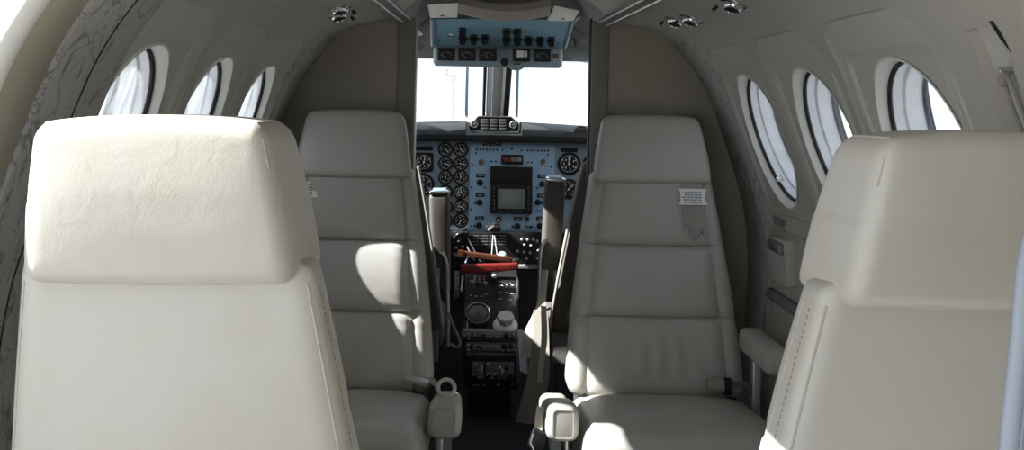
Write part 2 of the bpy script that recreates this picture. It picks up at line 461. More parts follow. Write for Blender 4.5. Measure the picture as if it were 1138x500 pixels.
# marbled fabric bands
def band(side, y0, y1, s0, off, name, m, seam=None, n=60):
    g = G(); rows = []
    for i in range(n):
        s = s0+(SL[-1]-.01-s0)*i/(n-1)
        ys = [(y0, 0.002), (y0, -off+.002), (y0+.003, -off)]
        if seam: ys += [(seam-.004, -off), (seam, -off+.004), (seam+.004, -off)]
        ys += [(y1-.003, -off), (y1, -off+.002), (y1, 0.002)]
        rows.append([W(side, s, Y, o) for Y, o in ys])
    g.grid(rows); return struct(g.build(name, m, fix=False))
band(-1, 1.46, 1.715, s_of_x(.30), .010, 'trim_1', 'marble', 1.60)
g = G(); g.tube([W(-1, s_of_x(.30)+(SL[-1]-.02-s_of_x(.30))*i/59, 1.60, -.0090) for i in range(60)], .0022, 6); struct(g.build('trim_seam', 'black'))
for side, nm in ((-1, 'trim_2'), (1, 'trim_3')): band(side, 3.215, 3.455, s_of_z(.205), .008, nm, 'marble', 3.27)
# pale frame round the cabin door on the left
g = G(); rows = []
for i in range(60):
    s = S_CEIL-.02+(SL[-1]-.01-S_CEIL)*i/59
    rows.append([W(-1, s, Y, o) for Y, o in ((1.335, .002), (1.335, -.006), (1.325, -.011), (1.295, -.011), (1.282, -.004), (1.278, .02), (1.272, .09), (1.33, .11))])
g.grid(rows); struct(g.build('trim_4', 'white', fix=False))
# beige liner between the door frame and the marbled band
band(-1, 1.332, 1.462, S_CEIL-.01, .003, 'trim_5', 'beige')

# ceiling rails running aft from the doorway
for side, nm in ((-1, 'trim_6'), (1, 'trim_7')):
    line = lambda dx, dz: [(side*(.303+dx+.034*k/10), BULK-.02-1.1*k/10, CZ+.262+dz) for k in range(11)]
    g = G(); g.ribbon(line(0, 0), (1, 0, side*-.35), .030, .010)
    for dx in (-.012, .012): g.tube(line(dx, -.006-.35*dx), .0036, 8)
    struct(g.build(nm, 'steel'))

# bulkhead partitions either side of the cockpit doorway, posts and header
def bulkhead(side, name):
    outline = [(side*.30, CZ+.27)]
    for i in range(40):
        s = s_of_x(.305)+(SL[-1]-s_of_x(.305))*i/39; x, z = prof(s); outline.append((side*(x+.02), CZ+z+.012*(1 if i < 12 else 0)))
    outline.append((side*.30, 0.0))
    g = G(); g.prism([(x, BULK, z) for x, z in outline], (0, .03, 0)); return struct(g.build(name, 'bulk'))
bulkhead(-1, 'wall_front_left'); bulkhead(1, 'wall_front_right')
for side, nm in ((-1, 'door_post_left'), (1, 'door_post_right')):
    g = G(); g.span((side*.272, BULK-.012, 0), (side*.326, BULK+.045, CZ+.268), .005); struct(g.build(nm, 'post'))
    g = G(); g.span((side*.268, BULK-.006, 0), (side*.274, BULK+.04, CZ+.275), .001); struct(g.build('trim_post_edge', 'black' if side > 0 else 'steel'))
# arched header over the doorway
g = G(); up = []; lo_ = []
for i in range(31):
    x = -.31+.62*i/30; z = prof(s_of_x(abs(x)+1e-4))[1]
    up.append((x, BULK-.006, CZ+z+.05)); lo_.append((x, BULK-.006, CZ+z+.012))
g.prism(up+lo_[::-1], (0, .05, 0)); struct(g.build('trim_8', 'trim'))
g = G(); g.tube([(p[0], p[1]+.03, p[2]-.003) for p in lo_], .005, 8); struct(g.build('trim_9', 'black'))

# armrest ledge and lower side rail along the walls
for side, nm in ((-1, 'baseboard_left'), (1, 'baseboard_right')):
    g = G(); rows = []
    y0 = 1.75 if side < 0 else -.2
    for j in range(24):
        Y = y0+(3.2-y0)*j/23
        rows.append([W(side, s_of_z(z), Y, o) for z, o in ((-.505, .004), (-.507, -.010), (-.515, -.016), (-.530, -.016), (-.538, -.010), (-.540, .004))])
    g.grid(rows); struct(g.build(nm, 'greytrim', fix=False))

# ------------------------------------------------------------------ cabin seats
LEAN = math.tan(R(14))
def smooth(a, b, x):
    t = max(0, min(1, (x-a)/(b-a))); return t*t*(3-2*t)
def back_shape(p, folds=True):
    """local pad point of the backrest -> shape (front is +y); sections swell between the creases"""
    x, y, z = p; zz = z+.305                                     # 0 .. .61 above the bottom
    w = 1-.305*max(0, zz/.61)**1.15
    w += .018*math.sin(PI*min(1, zz/.61)); w *= 1-.30*smooth(.596, .622, zz)
    dy = 1.0-.50*max(0, zz/.61) if y < 0 else (1.0-.30*zz/.61)
    front = smooth(.0, .06, y); X = abs(x)/.25
    out = 0.0
    edges_ = (-.02, .205, .40, .62)
    for a, b in zip(edges_, edges_[1:]):
        if a <= zz <= b or (a == -.02 and zz < 0):
            t = max(0, min(1, (zz-a)/(b-a))); out = .034*(max(0, math.sin(PI*t)))**.36
    mid = 1-smooth(.62, .86, X)
    yy = y*dy+front*(out*(.45+.55*mid)-.021)
    yy -= front*.010*math.exp(-((X-.80)/.03)**2)                 # seam between the middle panel and the side roll
    if folds and front > 0 and zz < .2:
        yy += front*.0042*math.sin(x*118+2.2*math.sin(zz*16)+8*x*zz)*math.exp(-((x+.02)/.09)**2)*smooth(.02, .1, zz)*(1-smooth(.13, .2, zz))
    if front > 0:                                                # small gathers where the creases meet the side roll
        for cz in (.205, .40):
            yy += front*.0028*math.sin((abs(x)-.1)*60+(zz-cz)*180)*math.exp(-((zz-cz)/.03)**2)*smooth(.3, .75, X)
    return (x*w, yy, z)
def head_shape(p):
    x, y, z = p; t = (z+.097)/.194
    w = (1.015-.175*t+.020*math.sin(PI*t))*(1+.04*y/.07)
    yy = y*(1.0-.22*t)*(1.22 if y < 0 else 1)+ (.014*math.sin(PI*t) if y > 0 else -.007*math.sin(PI*t))*(1-(x/.165)**4*.7)
    return (x*w, yy, z+.004*(1-(x/.165)**2)*(1 if z > 0 else -.8)-.006*(abs(x)/.165)**3*(1 if z > 0 else 0))
def lean(p, z0=.38):
    return Vector((p[0], p[1]-(p[2]-z0)*LEAN, p[2]))

def rnd_pt(h, r_, p):
    inn = Vector([max(-(hh-min(r_, hh*.999)), min(hh-min(r_, hh*.999), x)) for x, hh in zip(p, h)]); d = Vector(p)-inn
    l = d.length
    return Vector(p) if l < 1e-9 else inn+Vector([d[i]/l*min(r_, h[i]*.999) for i in range(3)])
BC = Vector((0, -.080, .690)); BH = (.25, .080, .320)
BR = .040
HC = Vector((0, -.070, 1.061)); HH = (.165, .070, .097)
HR = .022
def head_pt(u, v, w): return lean(Vector(head_shape(rnd_pt(HH, HR, (u, v, w))))+HC)
def back_pt(u, v, w):
    """point on the backrest skin for local pad coordinates"""
    q = Vector(back_shape(rnd_pt(BH, BR, (u, v, w))))+BC; return lean(q)

def make_seat(label, side_arm, outboard, harness, group='cream leather cabin seats', lab_harness=None):
    s = thing('cabin_seat', label, 'seat', (0, 0, 0), group)
    # base: pedestal frame with two floor rails
    g = G()
    g.pad((0, .24, .165), (.20, .21, .085), .02, lambda p: (p[0]*(1+.25*(p[2]/.085)), p[1]*(1+.12*(p[2]/.085)), p[2]), (3, 3, 3), 3)
    for sx in (-1, 1):
        g.span((sx*.135-.02, -.02, .03), (sx*.135+.02, .52, .085), .006); g.span((sx*.135-.03, -.04, 0), (sx*.135+.03, .54, .03), .003)
    g.build('seat_base', 'darktrim', s)
    # cushion
    def cush(p):
        x, y, z = p; top = smooth(0, .05, z)
        zz = z+top*(.022*(1-(abs(x)/.25)**4)*(1-(y/.29)**6)+.035*smooth(-.28, .28, y)) - top*.006*math.exp(-((abs(x)/.25-.80)/.03)**2)
        return (x*(1-.03*smooth(0, .3, y)), y, zz+ (-.02*smooth(.15, .29, y) if z < 0 else 0))
    g = G(); g.pad((0, .262, .315), (.25, .285, .065), .045, cush, (22, 18, 4), 5); cu = g.build('seat_cushion', 'leather', s, 60)
    for sx in (-1, 1):
        g = G(); g.tube([Vector((sx*.2, .262+y, .315))+Vector((0, 0, cush((sx*.2, y, .065))[2]-.001)) for y in lin(-.20, .24, 20)], .0022, 6)
        g.build('seam', 'seam', cu)
    # backrest
    g = G(); g.pad(BC, BH, BR, back_shape, (36, 6, 110), 6); g.v = [lean(v) for v in g.v]
    b = g.build('backrest', 'leather', s, 60)
    for sx in (-1, 1):      # piping on the rear corners and along the front side rolls
        g = G(); g.tube([back_pt(sx*.25, -.080, w) for w in lin(-.25, .272, 40)], .0017, 6)
        g.build('seam', 'seam', b)
        g = G(); g.tube([back_pt(sx*.25, .02, w) for w in lin(-.25, .272, 40)], .0016, 6)
        g.build('seam', 'seam', b)
    for sx in (-1, 1):      # stitches beside the rear piping
        g = G()
        for k in range(62):
            w = -.24+.50*k/61; a = back_pt(sx*.25, -.022, w); c = back_pt(sx*.25, -.022, w+.0042)
            g.tube([a+Vector((sx*.0004, 0, 0)), c+Vector((sx*.0004, 0, 0))], .0011, 5)
        g.build('stitching', 'thread', b)
    # recline hinge plates
    for sx in (-1, 1):
        g = G(); g.span((sx*.205-.02, -.10, .20), (sx*.205+.02, -.03, .40), .006); g.build('hinge_bracket', 'darktrim', s)
    # headrest
    g = G(); g.pad(HC, HH, HR, head_shape, (30, 8, 18), 6); g.v = [lean(v) for v in g.v]; h = g.build('headrest', 'leather', s, 60)
    for sx in (-1, 1):
        g = G(); pth = []
        for w in lin(.045, .078, 10):
            pth.append(head_pt(sx*.165, -.070, w)+Vector((-sx*.0003, .0003, 0)))
        for v in lin(-.05, .045, 10): pth.append(head_pt(sx*.150, v, .097))
        g.tube(pth, .0014, 6); g.build('seam', 'seam', h)
        g = G(); g.cyl(lean(Vector((sx*.07, -.075, .93))), lean(Vector((sx*.07, -.075, 1.0))), .008); g.build('headrest_post', 'steel', s)
    # folded armrest beside the aisle
    ax = side_arm*.293
    def arm(p): return (p[0]*(1-.06*(p[2] > 0)), p[1], p[2]*(1+.05*smooth(-.1, .15, p[1]))-.058*(1-smooth(-.16, .17, p[1])))
    g = G(); g.pad((ax, .20, .412), (.041, .185, .044), .024, arm, (5, 10, 5), 6); a = g.build('armrest', 'leather', s, 60)
    g = G(); g.pad((ax, .386, .413), (.025, .003, .034), .003, None, (3, 2, 3), 3); e = g.build('end_panel', 'leather', a)
    g = G(); g.tube([(ax+x, .3885, .413+z) for x, z in arch_loop(0, .034, -.025, .025, .010, 5)], .0018, 6, True); g.build('seam', 'seam', a)
    g = G(); g.prism([(ax-.014, .10, .36), (ax+.014, .10, .36), (ax+.014, .10, .13), (side_arm*.18, .10, .13), (side_arm*.18, .10, .17), (ax-side_arm*.014, .10, .17)] if side_arm > 0 else [(ax+.014, .10, .36), (ax-.014, .10, .36), (ax-.014, .10, .13), (side_arm*.18, .10, .13), (side_arm*.18, .10, .17), (ax+.014, .10, .17)], (0, .05, 0)); g.build('armrest_bracket', 'steel', s)
    g = G(); g.cyl((ax-side_arm*.012, .33, .20), (ax-side_arm*.012, .33, .36), .010); g.build('armrest_strut', 'steel', s)
    if outboard:
        ox = -side_arm*.252
        g = G(); g.pad((ox, .14, .548), (.034, .15, .034), .022, None, (5, 8, 4), 5); g.build('armrest', 'leather', s, 60)
        g = G(); g.span((ox-.012, .05, .17), (ox+.012, .08, .53), .004); g.span((min(ox, -side_arm*.18), .05, .15), (max(ox, -side_arm*.18), .08, .185), .003); g.build('armrest_post', 'steel', s)
    if harness is not None:
        hx = harness
        # shoulder strap hanging from under the headrest with a printed tag and a metal end fitting
        def fr(z, dx=0, lift=.004):
            w = z-.675; q = back_pt((hx+dx)/(1-.305*max(0, (w+.305)/.61)**1.15+.018*math.sin(PI*min(1, (w+.305)/.61))), .080, w); return Vector((q.x, q.y+lift, q.z))
        zs = lin(.965, .815, 14); g = G(); g.ribbon([fr(z) for z in zs], (1, 0, 0), [.058-.012*smooth(.86, .815, z) for z in zs], .003)
        st = g.build('harness_strap', 'web', s)
        z1 = .912; wv = Vector((1, 0, 0)); up = (fr(z1+.02)-fr(z1-.02)).normalized(); out = wv.cross(up).normalized()
        out = out if out.y > 0 else -out
        c0 = fr(z1, 0, .0075)
        pl = [c0+wv*x+up*z for x, z in ((-.042, .024), (-.036, .012), (-.036, -.012), (-.042, -.024), (.042, -.024), (.036, -.012), (.036, .012), (.042, .024))]
        g = G(); g.prism(pl, out*.002); tg = g.build('strap_tag', 'white', s, label='white printed tag')
        g = G(); rnd = random.Random(3)
        for rr in range(5):
            x = -.024
            while x < .024:
                L = rnd.uniform(.003, .008); zz = .015-.0075*rr
                g.prism([c0+out*.0024+wv*(x+a)+up*(zz+b_) for a, b_ in ((0, 0), (L, 0), (L, -.004), (0, -.004))], out*.0004); x += L+.0022
        g.build('print', 'greytrim', tg)
        e = fr(.815); g = G()
        g.tube([e+wv*a+up*b_+out*.008 for a, b_ in ((-.026, .006), (-.020, -.006), (0, -.030), (.020, -.006), (.026, .006))], .003, 8)
        g.tube([e+wv*a+up*b_+out*.008 for a, b_ in ((-.016, -.008), (0, .0), (.016, -.008))], .0025, 8)
        g.cyl(e+wv*-.02+up*-.004+out*.001, e+wv*-.02+up*-.004+out*.007, .006); g.cyl(e+wv*.02+up*-.004+out*.001, e+wv*.02+up*-.004+out*.007, .006)
        g.build('strap_clip', 'chrome', s)
        # lap belt: rolled webbing on one side, flat buckle half on the other
        for sx in (-1, 1):
            if sx*side_arm < 0:
                g = G(); pth = []
                for k in range(40):
                    an = k*.42; r_ = .006+.0004*k; pth.append((sx*.150, .030+r_*math.cos(an), .424+r_*math.sin(an)))
                g.ribbon(pth, (1, .1, 0), .046, .0025); lb = g.build('lap_belt', 'web', s)
                g = G(); g.lathe([(.0215, -.010), (.0235, -.009), (.0235, .009), (.0215, .010)], (sx*.183, .030, .424), (1, 0, 0), 24); g.build('keeper', 'blackp', lb)
                g = G(); g.ribbon([(sx*.19, .028, .430), (sx*.21, .026, .430), (sx*.235, .012, .424), (sx*.262, -.012, .400), (sx*.27, -.03, .36)], (0, 1, .9), .036, .003)
                g.build('belt_tail', 'web', lb)
            elif side_arm < 0:
                g = G(); g.ribbon([(sx*.268, -.03, .36), (sx*.262, -.02, .40), (sx*.245, .0, .418), (sx*.22, .03, .426)], (.2, 1, 0), .046, .003)
                lb = g.build('lap_belt', 'web', s)
                g = G(); g.pad((sx*.205, .05, .430), (.036, .020, .008), .005, None, (3, 3, 2), 3, Matrix.Rotation(sx*R(14), 3, 'Y')); g.build('buckle', 'steel', lb)
    return s
def place(o, x, y, rz): o.location = (x, y, 0); o.rotation_euler = (0, 0, rz)

SX = .437
near_l = make_seat('cream leather seat seen from behind, plain bright back, beside the marbled band', 1, False, None)
place(near_l, -SX+.016, 1.592, R(-2.5)); near_l.rotation_euler.y = R(-1.0)
near_r = make_seat('cream leather seat seen from behind, warmer beige back, beside the wall with the pull strap', -1, False, None)
place(near_r, SX+.038, 1.522, R(2.5))
far_l = make_seat('aft facing cream leather seat with a sunlit stripe on its creased backrest', -1, False, .138)
place(far_l, -SX, 3.085, PI)
far_r = make_seat('aft facing cream leather seat with a full white tagged strap hanging on its backrest', 1, True, -.112)
place(far_r, SX, 3.085, PI)

# divider panel close by on the right
g = G()
pts = [P(1154, 305, .62), P(1149, 370, .62), P(1133, 520, .62)]
out = [(pts[0].x+.004, .62, pts[0].z+.02)]+[tuple(p) for p in pts]+[(pts[2].x-.02, .62, 0), (.66, .62, 0), (.74, .62, .3), (.765, .62, .7), (.75, .62, .9), (.70, .62, 1.02), (.34, .62, 1.06)]
g.prism(out, (0, .02, 0)); dv = g.build('divider_panel', 'divider')
tag(dv, 'blue grey cabin divider panel with a pale edge, in front of the beige seat back', 'divider')
g = G(); g.tube([Vector(p)+Vector((0, .01, 0)) for p in out[:5]], .0075, 10); g.build('edge_trim', mat('pale blue edge strip', (.24, .28, .33), .4), dv)

# ------------------------------------------------------------------ cabin fittings
def ceiling_unit(side, x, Y, label, kind, cat):
    s_ = s_of_x(x); c = W(side, s_, Y, -.001); n = nrm(s_); n = Vector((-side*n.x, 0, -n.y))
    t = thing(kind, label, cat, c, 'ceiling lights and air outlets')
    g = G(); g.lathe([(.034, 0), (.034, .003), (.030, .006), (.024, .007), (.022, .003)], c, n, 32); g.build('mount_ring', 'chrome', t)
    ax = (n+Vector((0, -.35, 0))).normalized()
    g = G(); g.lathe([(.021, -.002), (.023, .006), (.021, .014), (.017, .019), (.0155, .020), (.014, .014)], c, ax, 28); g.build('nozzle', 'chrome', t)
    g = G(); g.lathe([(.0, .0145), (.0138, .0145), (.0145, .016)], c, ax, 24); g.build('lens' if kind == 'reading_light' else 'outlet', 'black', t)
    g = G(); g.tube([c+n*.006+Vector((-.03*side, .02, 0)), c+n*.016+Vector((-.036*side, .022, 0))], .004, 8); g.build('switch', 'blackp', t)
ceiling_unit(-1, .455, 2.97, 'chrome reading light above the seat with the sunlit stripe, nearer the doorway', 'reading_light', 'light')
ceiling_unit(-1, .435, 2.84, 'chrome air outlet above the seat with the sunlit stripe, farther from the doorway', 'air_vent', 'air vent')
ceiling_unit(1, .447, 2.97, 'chrome reading light above the seat with the full tagged strap, nearer the doorway', 'reading_light', 'light')
ceiling_unit(1, .465, 2.85, 'chrome air outlet paired with a light above the seat with the full tagged strap', 'air_vent', 'air vent')
ceiling_unit(1, .472, 2.41, 'single chrome air outlet at the top edge of the photo, over the middle right window', 'air_vent', 'air vent')

# emergency exit pull strap in its pocket
c = W(1, s_of_z(.055), 1.522, .004)
ps = thing('pull_strap', 'looped grey pull cord hanging in the narrow wall pocket by the beige seat', 'strap', c)
g = G(); dn = W(1, s_of_z(-.05), 1.518, .002)
L = []
for k in range(25):
    a = 2*PI*k/24; L.append(c.lerp(dn, .5-.5*math.cos(a))+Vector((-.004, .012*math.sin(a), 0)))
g.tube(L[:-1], .0030, 8, True); g.build('cord', 'web', ps)
g = G(); g.pad(c+Vector((-.004, 0, -.006)), (.0065, .0065, .011), .004, None, (2, 2, 2), 4); g.build('knot', 'web', ps)
g = G(); g.cyl(c+Vector((.008, 0, .004)), c+Vector((-.012, 0, .004)), .005); g.build('anchor', 'steel', ps)
g = G(); rows = []
for i in range(30):
    s = s_of_z(.125)+(s_of_z(-.30)-s_of_z(.125))*i/29; rows.append([W(1, s, Y, o) for Y, o in ((1.468, .001), (1.468, -.0025), (1.475, -.0025), (1.475, .001))])
g.grid(rows); struct(g.build('trim_10', 'black', fix=False))

# ashtray box and placard on the right wall
def wall_box(name, side, Y, z, hy, hz, d, mats, label, cat):
    s_ = s_of_z(z); c = W(side, s_, Y, 0); n = nrm(s_); n = Vector((-side*n.x, 0, -n.y)); a = W(side, s_-.05, Y)-W(side, s_+.05, Y); t = a.normalized(); y = Vector((0, 1, 0))
    rot = Matrix((y, t, y.cross(t))).transposed()
    if (rot @ Vector((0, 0, 1))).dot(n) < 0: rot = Matrix((-y, t, (-y).cross(t))).transposed()
    return c, n, t, y, rot
c, n, t, y, rot = wall_box('ashtray', 1, 3.04, -.405, .05, .07, .02, None, '', '')
at = thing('ashtray_box', 'small flush ashtray box with a slotted lid on the wall above the outboard armrest', 'ashtray', c)
g = G(); g.pad(c+n*.010, (.085, .060, .016), .006, None, (3, 3, 2), 3, rot); g.build('box_body', 'inset', at)
g = G(); g.pad(c+n*.027+t*.038, (.072, .017, .003), .0025, None, (3, 3, 2), 2, rot); g.build('lid', 'greytrim', at)
g = G(); g.pad(c+n*.031+t*.038, (.060, .010, .0015), .001, None, (2, 2, 2), 2, rot); g.build('slot', 'steel', at)
c, n, t, y, rot = wall_box('p', 1, 3.08, -.306, .02, .02, .002, None, '', '')
g = G(); g.pad(c+n*.0025, (.045, .011, .0022), .0015, None, (2, 2, 2), 2, rot)
tag(g.build('wall_placard', 'greytrim'), 'small dark placard on the wall just below the farthest right window', 'placard')

# ------------------------------------------------------------------ cockpit shell
def CW(side, s, Y, k=.93):
    x, z = prof(s); return Vector((side*x*k, Y, CZ+z*(1.0 if z < 0 else 1.12)))
YE = 4.72
for side, nm in ((-1, 'wall_cockpit_left'), (1, 'wall_cockpit_right')):
    g = G(); s0 = s_of_z(-.12)
    g.grid([[CW(side, s0+(SL[-1]-s0)*i/24, Y) for i in range(25)] for Y in lin(BULK+.03, YE, 10)])
    for yy in (BULK+.05, 3.98, 4.55):                            # side window posts
        s1 = s_of_z(.20); g.grid([[CW(side, s1+(s0-s1)*i/8, yy+d) for i in range(9)] for d in (0, .05)])
    struct(g.build(nm, 'darktrim', fix=False))
g = G(); sA = s_of_z(.19)
g.grid([[CW(-1, sA*(1-i/16), Y) for i in range(16)]+[CW(1, sA*i/16, Y) for i in range(17)] for Y in lin(BULK+.03, 4.38, 10)])
struct(g.build('ceiling_cockpit', 'greytrim', fix=False))
g = G(); g.span((-.75, YE, 0), (.75, YE+.03, .98), .005); struct(g.build('wall_firewall', 'darktrim'))

# windshield: header, sill, centre post, side posts, two panes
def WS(px, py): # the sloping windshield plane, nearer the cabin at its top
    for Y in lin(4.2, 5.2, 400):
        p = P(px, py, Y)
        if p.z < 1.40-(Y-4.40)*.56: return p
    return p
g = G()
A = [P(400, 57, 4.40), P(720, 63, 4.40)]
g.prism([(-.70, 4.37, 1.36), (-.70, 4.37, 1.63), (.70, 4.37, 1.63), (.70, 4.37, 1.36)], (0, .05, 0)); struct(g.build('windshield_header', 'greytrim'))
for k, (x0, x1) in enumerate(((-.62, -.012), (.012, .62))):
    g = G(); g.prism([(x0, 4.40, 1.39), (x1, 4.40, 1.39), (x1, 5.0, 1.055), (x0, 5.0, 1.055)], (0, .004, .006)); struct(g.build('window_%d' % (7+k), 'shield'))
def wpost(x, w, d, name, m):
    g = G(); a = Vector((x, 4.40, 1.40)); b = Vector((x, 4.99, 1.06))
    g.ribbon([a, a.lerp(b, .5), b], (1, 0, 0), w, d); return struct(g.build(name, m))
pc = P(549, 100, 4.6).x
pc += .014
M['postgrey'] = mat('light grey post', (.42, .42, .41), .5)
wpost(pc, .038, .05, 'windshield_post', 'postgrey')
wpost(pc-.053, .014, .055, 'trim_11', 'black'); wpost(pc-.032, .022, .048, 'trim_12', 'white')
wpost(pc+.044, .022, .055, 'trim_13', 'black'); wpost(pc+.026, .010, .06, 'trim_14', 'white')
for sx, nm in ((-1, 'trim_15'), (1, 'trim_16')):
    g = G(); g.ribbon([(sx*.62, 4.40, 1.40), (sx*.64, 4.99, 1.05)], (1, 0, 0), .06, .05); struct(g.build(nm, 'greytrim'))

# wipers parked upright outside the windshield
for px, lab in ((519, 'thin upright wiper blade outside the windshield, on the pilot side of the centre post'), (575, 'thin upright wiper blade outside the windshield, on the copilot side of the centre post')):
    a = P(px-1, 128, 5.0); b = P(px+1, 55, 4.72)
    wp = thing('windshield_wiper', lab, 'wiper', a, 'windshield wipers')
    g = G(); g.ribbon([a, a.lerp(b, .5), b], (1, 0, 0), .012, .01); g.build('blade', mat('steel blue wiper', (.20, .26, .30), .5), wp)
    g = G(); g.tube([a+Vector((.004, .03, -.01)), a.lerp(b, .5)+Vector((.002, .02, 0))], .005, 8); g.build('arm', 'steel', wp)

# glareshield
g = G(); rows = []
xs = sorted(set([round(-.66+1.32*i/40, 4) for i in range(41)]+[-.1221, -.121, .106, .1071]))
for x in xs:
    bump = .012*math.cos(x/.66*PI/2); dn = -.004*(abs(x)/.66)**2
    zt = P(529, 137, 4.75).z+bump-.012*abs(x)/.66
    prf = [(4.535, 1.034), (4.505, 1.034), (4.492, 1.042), (4.488, 1.060), (4.50, 1.080), (4.54, zt-.014), (4.62, zt-.003), (4.75, zt), (4.9, zt-.006), (5.05, zt-.05)]
    if abs(x+.0075) < .1137: prf = [(Yy, min(zz, 1.064) if Yy < 4.8 else zz) for Yy, zz in prf]
    rows.append([Vector((x, Yy, zz+dn)) for Yy, zz in prf])
g.grid(rows); gs = g.build('glareshield', 'glare', fix=False); tag(gs, 'rolled black glareshield running across the top of the instrument panel', 'glareshield')
p = P(646, 148, 4.51); g = G(); g.lathe([(.030, -.02), (.032, .004), (.026, .008), (.024, .003), (0, .003)], p, (0, -1, .25), 28)
for k in range(3): g.pad(p+Vector((0, -.006, -.014+.014*k)), (.022, .003, .002), .001, None, (2, 2, 2), 2)
g.build('air_outlet', 'darktrim', gs)

# annunciator box on the glareshield
YA = 4.62
ann = thing('warning_panel', 'black warning light box with rows of buttons, on top of the glareshield', 'panel', P(549, 150, YA))
def poly(pxs, Y): return [P(x, y, Y) for x, y in pxs]
g = G(); g.prism(poly(((521, 141), (531, 129.5), (568, 130), (577, 137), (576, 146.5), (523, 146)), YA), (0, .12, 0)); g.build('housing', 'blackp', ann)
g = G(); g.tube(poly(((524, 146), (575.5, 146.8), (577, 144), (577, 137.5), (568, 130), (531, 129.5)), YA-.003), .0032, 8); g.build('rim', 'steel', ann)
for cx, cy in ((527, 138), (570.5, 138.6)):
    p = P(cx, cy, YA); g = G(); g.lathe([(.016, 0), (.016, .006), (.013, .008), (.012, .004), (0, .004)], p, (0, -1, 0), 24); k = g.build('warning_lamp', 'knobgrey', ann)
    g = G(); g.lathe([(.004, .003), (.004, .010), (0, .011)], p+Vector((.002, 0, .002)), (0, -1, 0), 12); g.build('lamp_tip', 'steel', k)
for bx_ in (538.5, 548.5, 558.5):
    for by in (133.5, 136.7, 139.9, 143.1):
        p = P(bx_, by+.02*(bx_-548), YA); g = G(); g.pad(p+Vector((0, -.003, 0)), (.0155, .005, .0042), .0015, None, (2, 2, 2), 2); g.build('caption_light', 'darktrim', ann)

# ------------------------------------------------------------------ instrument panel
YP = 4.58
ip = thing('instrument_panel', 'blue instrument panel full of round gauges with a radar screen in its middle', 'instrument panel', P(549, 258, YP))
def rect(px0, py0, px1, py1, Y, d, name, m, parent, bev=.002, label=None):
    a, b = P((px0+px1)/2, (py0+py1)/2, Y), None
    g = G(); g.pad(a+Vector((0, d/2, 0)), ((px1-px0)/2*Y/F, d/2, (py1-py0)/2*Y/F), min(bev, d*.45), None, (2, 2, 2), 2, Matrix.Rotation(0, 3, 'Y'))
    return g.build(name, m, parent, label=label)
rect(350, 157.6, 750, 259, YP, .03, 'panel_board', 'bluegrey', ip)
cb = rect(521.5, 161, 616, 257.5, YP-.004, .006, 'centre_board', 'blue', ip, label='brighter blue radio board')
def gauge(px, py, d, style=0, square=False, needle=None, col='mark'):
    c = P(px, py, YP); r = d/2*YP/F; fwd = Vector((0, -1, 0))
    g = G()
    if square: g.pad(c+fwd*.004, (r, .007, r), .008, None, (2, 2, 2), 3)
    else:
        g.lathe([(r*1.02, 0), (r*1.02, .007), (r*.95, .010), (r*.88, .010), (r*.85, .005), (0, .005)], c, fwd, 32)
    o = g.build('gauge', 'blackp', ip)
    rd = r*.80; y0 = .0115 if square else .0056
    g = G(); n = 30 if d > 20 else 22
    gap = 0 if style in (0, 2) else 60
    for k in range(n+1):
        a = R(-90+gap/2+(360-gap)*k/n); big = k % 5 == 0
        r0, r1 = rd*(.72 if big else .84), rd*.98; w = r*.05 if big else r*.028
        dx, dz = math.cos(a), math.sin(a); tx, tz = -dz, dx
        pl = [c+fwd*y0+Vector((dx*q+tx*ww, 0, dz*q+tz*ww)) for q, ww in ((r0, -w), (r1, -w), (r1, w), (r0, w))]
        g.prism(pl, fwd*.0004)
    for k in range(7 if d > 20 else 5):   # numerals reduced to small blocks at this distance
        a = R(-60+300*k/(6 if d > 20 else 4)+90); q = rd*.56
        p = c+fwd*y0+Vector((math.cos(a)*q, 0, math.sin(a)*q)); h = r*.09
        g.prism([p+Vector((sx*h*.6, 0, sz*h)) for sx, sz in ((-1, -1), (1, -1), (1, 1), (-1, 1))], fwd*.0004)
    if style == 3:
        for sx in (-.3, .3): g.prism([c+fwd*y0+Vector((sx*r+a*r, 0, b*r)) for a, b in ((-.04, -.5), (.04, -.5), (.04, .5), (-.04, .5))], fwd*.0004)
    g.build('dial_marks', 'dimmark' if style == 1 else col, o)
    a = R(random.uniform(0, 360) if needle is None else needle); dx, dz = math.cos(a), math.sin(a); tx, tz = -dz, dx
    g = G(); g.prism([c+fwd*(y0+.0012)+Vector((dx*q+tx*w, 0, dz*q+tz*w)) for q, w in ((-rd*.25, -r*.04), (rd*.6, -r*.06), (rd*.85, 0), (rd*.6, r*.06), (-rd*.25, r*.04))], fwd*.0008)
    g.lathe([(r*.13, 0), (r*.11, .002), (0, .0022)], c+fwd*(y0+.0015), fwd, 12); g.build('needle', 'mark', o)
for cx_, nd in ((495, (-45, -20, 92, 88, -40, 60)), (512, (-50, -10, 90, 90, -30, 240))):
    for py, a, st in zip((166, 181.8, 197, 213.3, 229.6, 245), nd, (0, 0, 0, 3, 3, 0)): gauge(cx_, py, 16.2, st, needle=a)
gauge(471, 180, 21, 0, True, 75); gauge(470, 205, 25, 2, needle=200); gauge(444, 180, 24, 0, needle=40); gauge(444, 206, 24, 0, needle=10)
gauge(632.5, 182, 25, 0, needle=95); gauge(660, 183, 25, 0, needle=30); gauge(632, 210, 22, 1, needle=50)
for (x0, x1, yy) in ((459, 481, 165), (623, 642, 166.8)): rect(x0, yy-2.3, x1, yy+2.3, YP-.003, .005, 'placard', 'blackp', ip)
